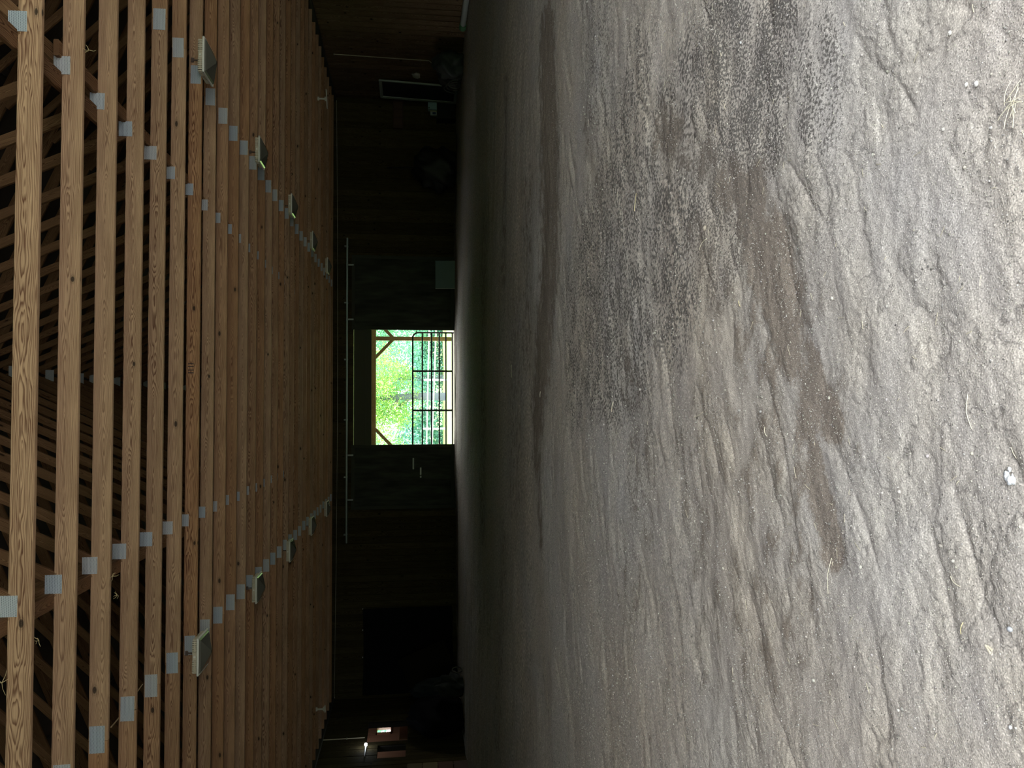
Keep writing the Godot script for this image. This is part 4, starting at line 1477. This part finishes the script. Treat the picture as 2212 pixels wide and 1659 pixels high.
func foliage(parent: Node, called: String, c: Vector3, r: Vector3, col: Color, count: int, m: Mesh, size: float, sd: int) -> void:
	var rg := RandomNumberGenerator.new()
	rg.seed = sd * 101
	var mm := MultiMesh.new()
	mm.transform_format = MultiMesh.TRANSFORM_3D
	mm.use_colors = true
	mm.mesh = m
	mm.instance_count = count
	var clumps := []
	for k in maxi(14, count / 160):
		var d := Vector3(rg.randfn(), rg.randfn(), rg.randfn()).normalized() * pow(rg.randf(), 0.4)
		clumps.append([c + d * r, rg.randf_range(0.16, 0.34) * (r.x + r.y + r.z) / 3.0 if r.x < 10 else rg.randf_range(0.6, 1.4), rg.randf_range(0.75, 1.25)])
	for i in count:
		var q: Array = clumps[rg.randi() % clumps.size()]
		var d := Vector3(rg.randfn(), rg.randfn() * 0.8, rg.randfn()).normalized() * pow(rg.randf(), 0.33)
		var b := Basis.from_euler(Vector3(rg.randf() * TAU, rg.randf() * TAU, rg.randf() * TAU)).scaled(Vector3.ONE * size * rg.randf_range(0.7, 1.3))
		mm.set_instance_transform(i, Transform3D(b, q[0] + d * q[1]))
		var k: float = q[2] * rg.randf_range(0.7, 1.3)
		mm.set_instance_color(i, Color(col.r * k * rg.randf_range(0.8, 1.25), col.g * k, col.b * k * rg.randf_range(0.8, 1.2)))
	var o := MultiMeshInstance3D.new()
	o.multimesh = mm
	var lm := StandardMaterial3D.new()
	lm.vertex_color_use_as_albedo = true
	lm.roughness = 0.6
	lm.backlight_enabled = true
	lm.backlight = Color(0.7, 0.7, 0.7)
	o.material_override = lm
	o.name = called
	o.set_meta("kind", "stuff")
	parent.add_child(o, true)


func tree(called: String, label: String, where: Vector3, tall: float, wide: float, low: float, col: Color, count: int, m: Mesh, size: float, sd: int) -> void:
	var t := thing(called, label, "tree", where)
	var g := Geo.new()
	var rg := RandomNumberGenerator.new()
	rg.seed = sd
	var top := Vector3(rg.randf_range(-0.4, 0.4), tall * 0.75, 0)
	g.tube([Vector3(0, -0.3, 0), Vector3(0.05, tall * 0.25, 0), Vector3(-0.08, tall * 0.5, 0.1), top], 0.24, 0.06, 9)
	part("trunk", g.mesh(), mat(Color(0.085, 0.105, 0.125), 0.9), t)
	for k in 5:
		g = Geo.new()
		var h := tall * rg.randf_range(0.25, 0.6)
		var a := rg.randf() * TAU
		var e := Vector3(cos(a) * wide * 0.6, h + tall * 0.15, sin(a) * wide * 0.5)
		g.tube([Vector3(0, h, 0), e * 0.5 + Vector3(0, h * 0.55, 0), e], 0.09, 0.025, 6)
		part("branch", g.mesh(), mat(Color(0.16, 0.16, 0.15), 0.9), t)
	foliage(t, "foliage", Vector3(0, (tall + low) / 2, 0), Vector3(wide * 0.8, (tall - low) / 2, wide * 0.6), col, count, m, size, sd)


# ============================================================================
# litter: gravel, straw, chips
# ============================================================================
func pebble_mesh(sd: int) -> ArrayMesh:
	var g := Geo.new()
	lump(g, Vector3.ZERO, Vector3(1, 0.7, 0.85), 0.25, sd, 7, 5)
	return g.mesh()


func build_litter() -> void:
	var rg := RandomNumberGenerator.new()
	rg.seed = 99
	# loose grit and small gravel, more of it near the opening
	for kind in 2:
		var o := MultiMeshInstance3D.new()
		o.name = ["gravel", "coarse_gravel"][kind]
		tag(o, ["fine pale grit scattered loosely over the dirt floor", "scattered pale pebbles lying loose on the dirt floor near the opening"][kind], "gravel")
		o.set_meta("kind", "stuff")
		var mm := MultiMesh.new()
		mm.transform_format = MultiMesh.TRANSFORM_3D
		mm.use_colors = true
		mm.mesh = pebble_mesh(3 + kind)
		var spots := []
		var want: int = [80000, 2500][kind]
		var clump := noise(77, 1.6, 3)
		var tries := 0
		while spots.size() < want and tries < want * 6:
			tries += 1
			var z := -1.2 - pow(rg.randf(), 1.7) * (6.0 if kind == 0 else 4.5)
			var x := rg.randf_range(-1.0, 1.0) * (0.62 * -z + 0.3) - z * 0.035
			if clump.get_noise_2d(x, z * 1.8) + rg.randf() * 0.9 < 0.32:
				continue
			spots.append(Vector2(x, z))
		mm.instance_count = spots.size()
		for i in spots.size():
			var s: Vector2 = spots[i]
			var r: float = rg.randf_range(0.0009, 0.0022) if kind == 0 else rg.randf_range(0.002, 0.0042)
			if kind == 1 and rg.randf() < 0.04:
				r *= 1.8
			r *= lerpf(0.8, 1.5, clampf((-s.y - 1.5) / 4.0, 0, 1))
			var b := Basis.from_euler(Vector3(rg.randf() * 0.6, rg.randf() * TAU, rg.randf() * 0.6)).scaled(Vector3(r, r, r))
			mm.set_instance_transform(i, Transform3D(b, Vector3(s.x, ground_y(s.x, s.y) + r * 0.35, s.y)))
			var k := rg.randf_range(0.26, 0.55)
			if rg.randf() < 0.10:
				k = rg.randf_range(0.1, 0.2)
			mm.set_instance_color(i, Color(k, k * rg.randf_range(0.93, 0.99), k * rg.randf_range(0.82, 0.96)))
		o.multimesh = mm
		var m := StandardMaterial3D.new()
		m.vertex_color_use_as_albedo = true
		m.roughness = 0.85
		o.material_override = m
		add_child(o)
	# short bits of straw
	var sg := Geo.new()
	sg.tube([Vector3(-0.5, 0, 0), Vector3(0, 0.03, 0.02), Vector3(0.5, 0, 0)], 0.03, 0.03, 4)
	var so := MultiMeshInstance3D.new()
	so.name = "straw_bits"
	tag(so, "short pale bits of straw scattered over the dirt floor", "straw")
	so.set_meta("kind", "stuff")
	var sm := MultiMesh.new()
	sm.transform_format = MultiMesh.TRANSFORM_3D
	sm.use_colors = true
	sm.mesh = sg.mesh()
	sm.instance_count = 450
	for i in 450:
		var z := -1.25 - pow(rg.randf(), 1.5) * 9.0
		var x := rg.randf_range(-1.0, 1.0) * (0.6 * -z + 0.3)
		var l := rg.randf_range(0.008, 0.03) * lerpf(1.0, 2.6, clampf((-z - 1.5) / 5.0, 0, 1))
		var b := Basis(Vector3.UP, rg.randf() * TAU).scaled(Vector3(l, 0.035, 0.035))
		b = Basis(Vector3.UP, rg.randf() * TAU) * Basis.from_scale(Vector3(l, 0.03, 0.03))
		sm.set_instance_transform(i, Transform3D(b, Vector3(x, ground_y(x, z) + 0.0015, z)))
		var k := rg.randf_range(0.45, 0.8)
		sm.set_instance_color(i, Color(k, k * 0.93, k * 0.72))
	so.multimesh = sm
	var strw := StandardMaterial3D.new()
	strw.vertex_color_use_as_albedo = true
	strw.roughness = 0.6
	so.material_override = strw
	add_child(so)
	# the straws one can pick out: two ends in (x, z), bend, label
	var smat := mat(Color(0.78, 0.70, 0.42), 0.5)
	var pale := mat(Color(0.78, 0.74, 0.60), 0.5)
	var list := [
		[-0.476, -2.297, -0.591, -2.309, 0.006, "long straight pale straw lying below the dark damp patch, left of the middle"],
		[-0.068, -2.698, -0.103, -2.691, 0.008, "short curved pale straw lying on the brown mud left of the middle"],
		[0.032, -1.666, -0.051, -1.659, 0.012, "long thin straw near the picture's lower edge, just left of the middle"],
		[1.253, -4.270, 1.168, -4.338, 0.004, "long yellow straw lying on the speckled ground right of the middle"],
		[0.756, -3.237, 0.723, -3.315, 0.012, "pale bent straw lying on the dark speckled ground"],
		[0.435, -2.925, 0.410, -2.909, 0.001, "short yellow straw on the damp brown ground"],
		[-0.415, -1.743, -0.432, -1.706, 0.003, "pale straw lying across a ridge in the lower left"],
		[-0.515, -1.697, -0.545, -1.706, 0.002, "yellowish green straw lying in the lower left"],
		[-0.040, -3.422, -0.014, -3.307, 0.002, "thin straw on the grey ground beside the mud"],
		[0.049, -4.881, -0.018, -4.907, 0.001, "thin pale straw lying far out in the middle"],
		[0.606, -10.203, 0.435, -10.159, 0.01, "long pale straw on the dark ground before the doorway"],
		[0.189, -7.732, 0.128, -7.763, 0.001, "pale straw at the edge of the far damp strip"]]
	for s in list:
		var a := on_floor(s[0], s[1])
		var b := on_floor(s[2], s[3])
		var mid: Vector3 = (a + b) / 2 + Vector3(-(b - a).z, 0, (b - a).x).normalized() * s[4]
		mid.y = ground_y(mid.x, mid.z) + 0.004
		var r := 0.0012 * clampf(-a.z / 2.2, 1.0, 3.5)
		var t := thing("straw", s[5], "straw", Vector3(mid.x, mid.y, mid.z), "single straws on the dirt floor")
		var g := Geo.new()
		g.tube([a - mid, (a - mid) * 0.5 + Vector3(0, 0.001, 0), Vector3.ZERO, (b - mid) * 0.5 + Vector3(0, 0.001, 0), b - mid], r, r * 0.8, 6)
		part("stalk", g.mesh(), smat if s[5].contains("yellow") else pale, t)
	# tuft of straw at the right near edge
	var tu := thing("straw_tuft", "loose tuft of curled pale straw at the lower right edge", "straw tuft", on_floor(0.671, -1.487))
	for k in 10:
		var g := Geo.new()
		var a := rg.randf_range(-0.7, 0.7) + (0.4 if k < 7 else 1.4)
		var l := rg.randf_range(0.018, 0.04)
		var o := Vector3(rg.randf_range(-0.035, 0.03), 0.002 + 0.0012 * k, rg.randf_range(-0.02, 0.012))
		var d := Vector3(cos(a), 0, sin(a))
		var sd := Vector3(-d.z, 0, d.x) * rg.randf_range(-0.009, 0.009)
		var st := []
		for i in 7:
			var u := i / 6.0 * 2.0 - 1.0
			st.append(o + d * l * u + sd * (1.0 - u * u) + Vector3(0, 0.004 * (1.0 - u * u), 0))
		g.tube(st, 0.0011, 0.0007, 5)
		part("stalk", g.mesh(), pale, tu)
	# stones and scraps one can pick out
	var stones := [
		[0.344, -2.236, 0.0052, "smooth white oval pebble lying at the edge of the mud", Color(0.59, 0.57, 0.52)],
		[0.767, -1.636, 0.0048, "pale pebble, left one of two side by side near the right edge", Color(0.61, 0.60, 0.57)],
		[0.755, -1.603, 0.0056, "pale pebble, larger one of two side by side near the right edge", Color(0.64, 0.63, 0.61)],
		[0.918, -1.688, 0.0048, "white pebble lying near the right edge above the pair of pebbles", Color(0.66, 0.65, 0.62)],
		[-0.675, -3.116, 0.0052, "round pale pebble on the damp ground at the left", Color(0.57, 0.54, 0.48)],
		[0.806, -3.246, 0.0104, "pale clod lying in the dark speckled ground", Color(0.41, 0.36, 0.30)],
		[1.468, -2.873, 0.0048, "white pebble on the dark speckled ground at the right", Color(0.66, 0.67, 0.69)],
		[-0.814, -1.937, 0.0040, "pale round pebble in the lower left of the floor", Color(0.61, 0.59, 0.56)],
		[-0.702, -1.548, 0.0040, "bright white pebble at the lower left edge", Color(0.70, 0.71, 0.74)],
		[-0.486, -1.538, 0.0060, "grey flat stone near the lower edge, left", Color(0.45, 0.47, 0.51)],
		[-0.467, -2.113, 0.0048, "pale pebble beside the ridge left of the middle", Color(0.57, 0.56, 0.51)]]
	for s in stones:
		var q := on_floor(s[0], s[1])
		var t := thing("pebble", s[3], "pebble", q, "single pebbles on the dirt floor")
		var g := Geo.new()
		lump(g, Vector3.ZERO, Vector3(s[2] * 1.25, s[2] * 0.8, s[2]), 0.10, int(s[0]), 18, 12)
		part("stone", g.mesh(), mat(s[4], 0.7), t, Transform3D(Basis(Vector3.UP, rg.randf() * 3.0), Vector3(0, s[2] * 0.45, 0)))
	var wf := thing("white_flake", "crumbled white flake of shell or lime at the lower edge", "white flake", on_floor(-0.149, -1.532))
	for k in 9:
		var g := Geo.new()
		lump(g, Vector3.ZERO, Vector3(rg.randf_range(0.006, 0.012), 0.003, rg.randf_range(0.005, 0.009)), 0.4, 200 + k, 10, 7)
		part("chip", g.mesh(), mat(Color(0.66, 0.69, 0.72), 0.6), wf, at(rg.randf_range(-0.014, 0.016), 0.003 + 0.0005 * k, rg.randf_range(-0.012, 0.012)))
	var wc := thing("wood_chip", "pale yellow splintered wood chip at the lower left of the floor", "wood chip", on_floor(-0.550, -1.606))
	for k in 2:
		var g := Geo.new()
		g.box(Vector3.ZERO, Vector3(0.022 - 0.006 * k, 0.003, 0.005), Basis.IDENTITY, 0.0008)
		part("splinter", g.mesh(), mat(Color(0.80, 0.74, 0.58), 0.6), wc, Transform3D(Basis(Vector3.UP, 0.8 + 0.4 * k), Vector3(0.004 * k, 0.003, 0.006 * k)))
	# wisps of straw caught on the trusses
	var wisps := [[2.572, 3.588, 2, "on the lower edge of the second truss, right"], [-1.407, 3.582, 1, "on the lower edge of the nearest truss, left"], [-1.653, 3.789, 1, "above the nearest truss at the far left"], [-1.418, 3.570, 3, "behind the third truss, left"], [-1.275, 3.606, 3, "under the third truss, near the left plate"]]
	for w in wisps:
		var zz := truss_z(w[2]) + 0.03
		var q := Vector3(w[0], w[1], zz)
		var t := thing("straw_wisp", "wisp of dry straw caught %s" % w[3], "straw wisp", q)
		for k in 5:
			var g := Geo.new()
			var a := rg.randf() * TAU
			var d := Vector3(cos(a), sin(a), rg.randf_range(-0.4, 0.1)) * rg.randf_range(0.02, 0.05) * (2.0 if w[3].contains("far left") else 1.0)
			g.tube([Vector3.ZERO, d * 0.5 + Vector3(rg.randf_range(-0.01, 0.01), rg.randf_range(-0.01, 0.01), 0), d], 0.0022, 0.0014, 5)
			part("stalk", g.mesh(), mat(Color(0.50, 0.40, 0.22), 0.7), t)
	var stick := thing("loose_stick", "thin stick lodged slantwise behind the lower chords near the left splice plates", "stick")
	var g := Geo.new()
	g.tube([Vector3(-2.515, 3.685, -6.536), Vector3(-2.610, 3.787, -6.997), Vector3(-2.496, 3.754, -7.457)], 0.006, 0.005, 6)
	part("shaft", g.mesh(), mat(Color(0.42, 0.32, 0.17), 0.7), stick)


func on_floor(x: float, z: float) -> Vector3:
	return Vector3(x, ground_y(x, z) + 0.002, z)
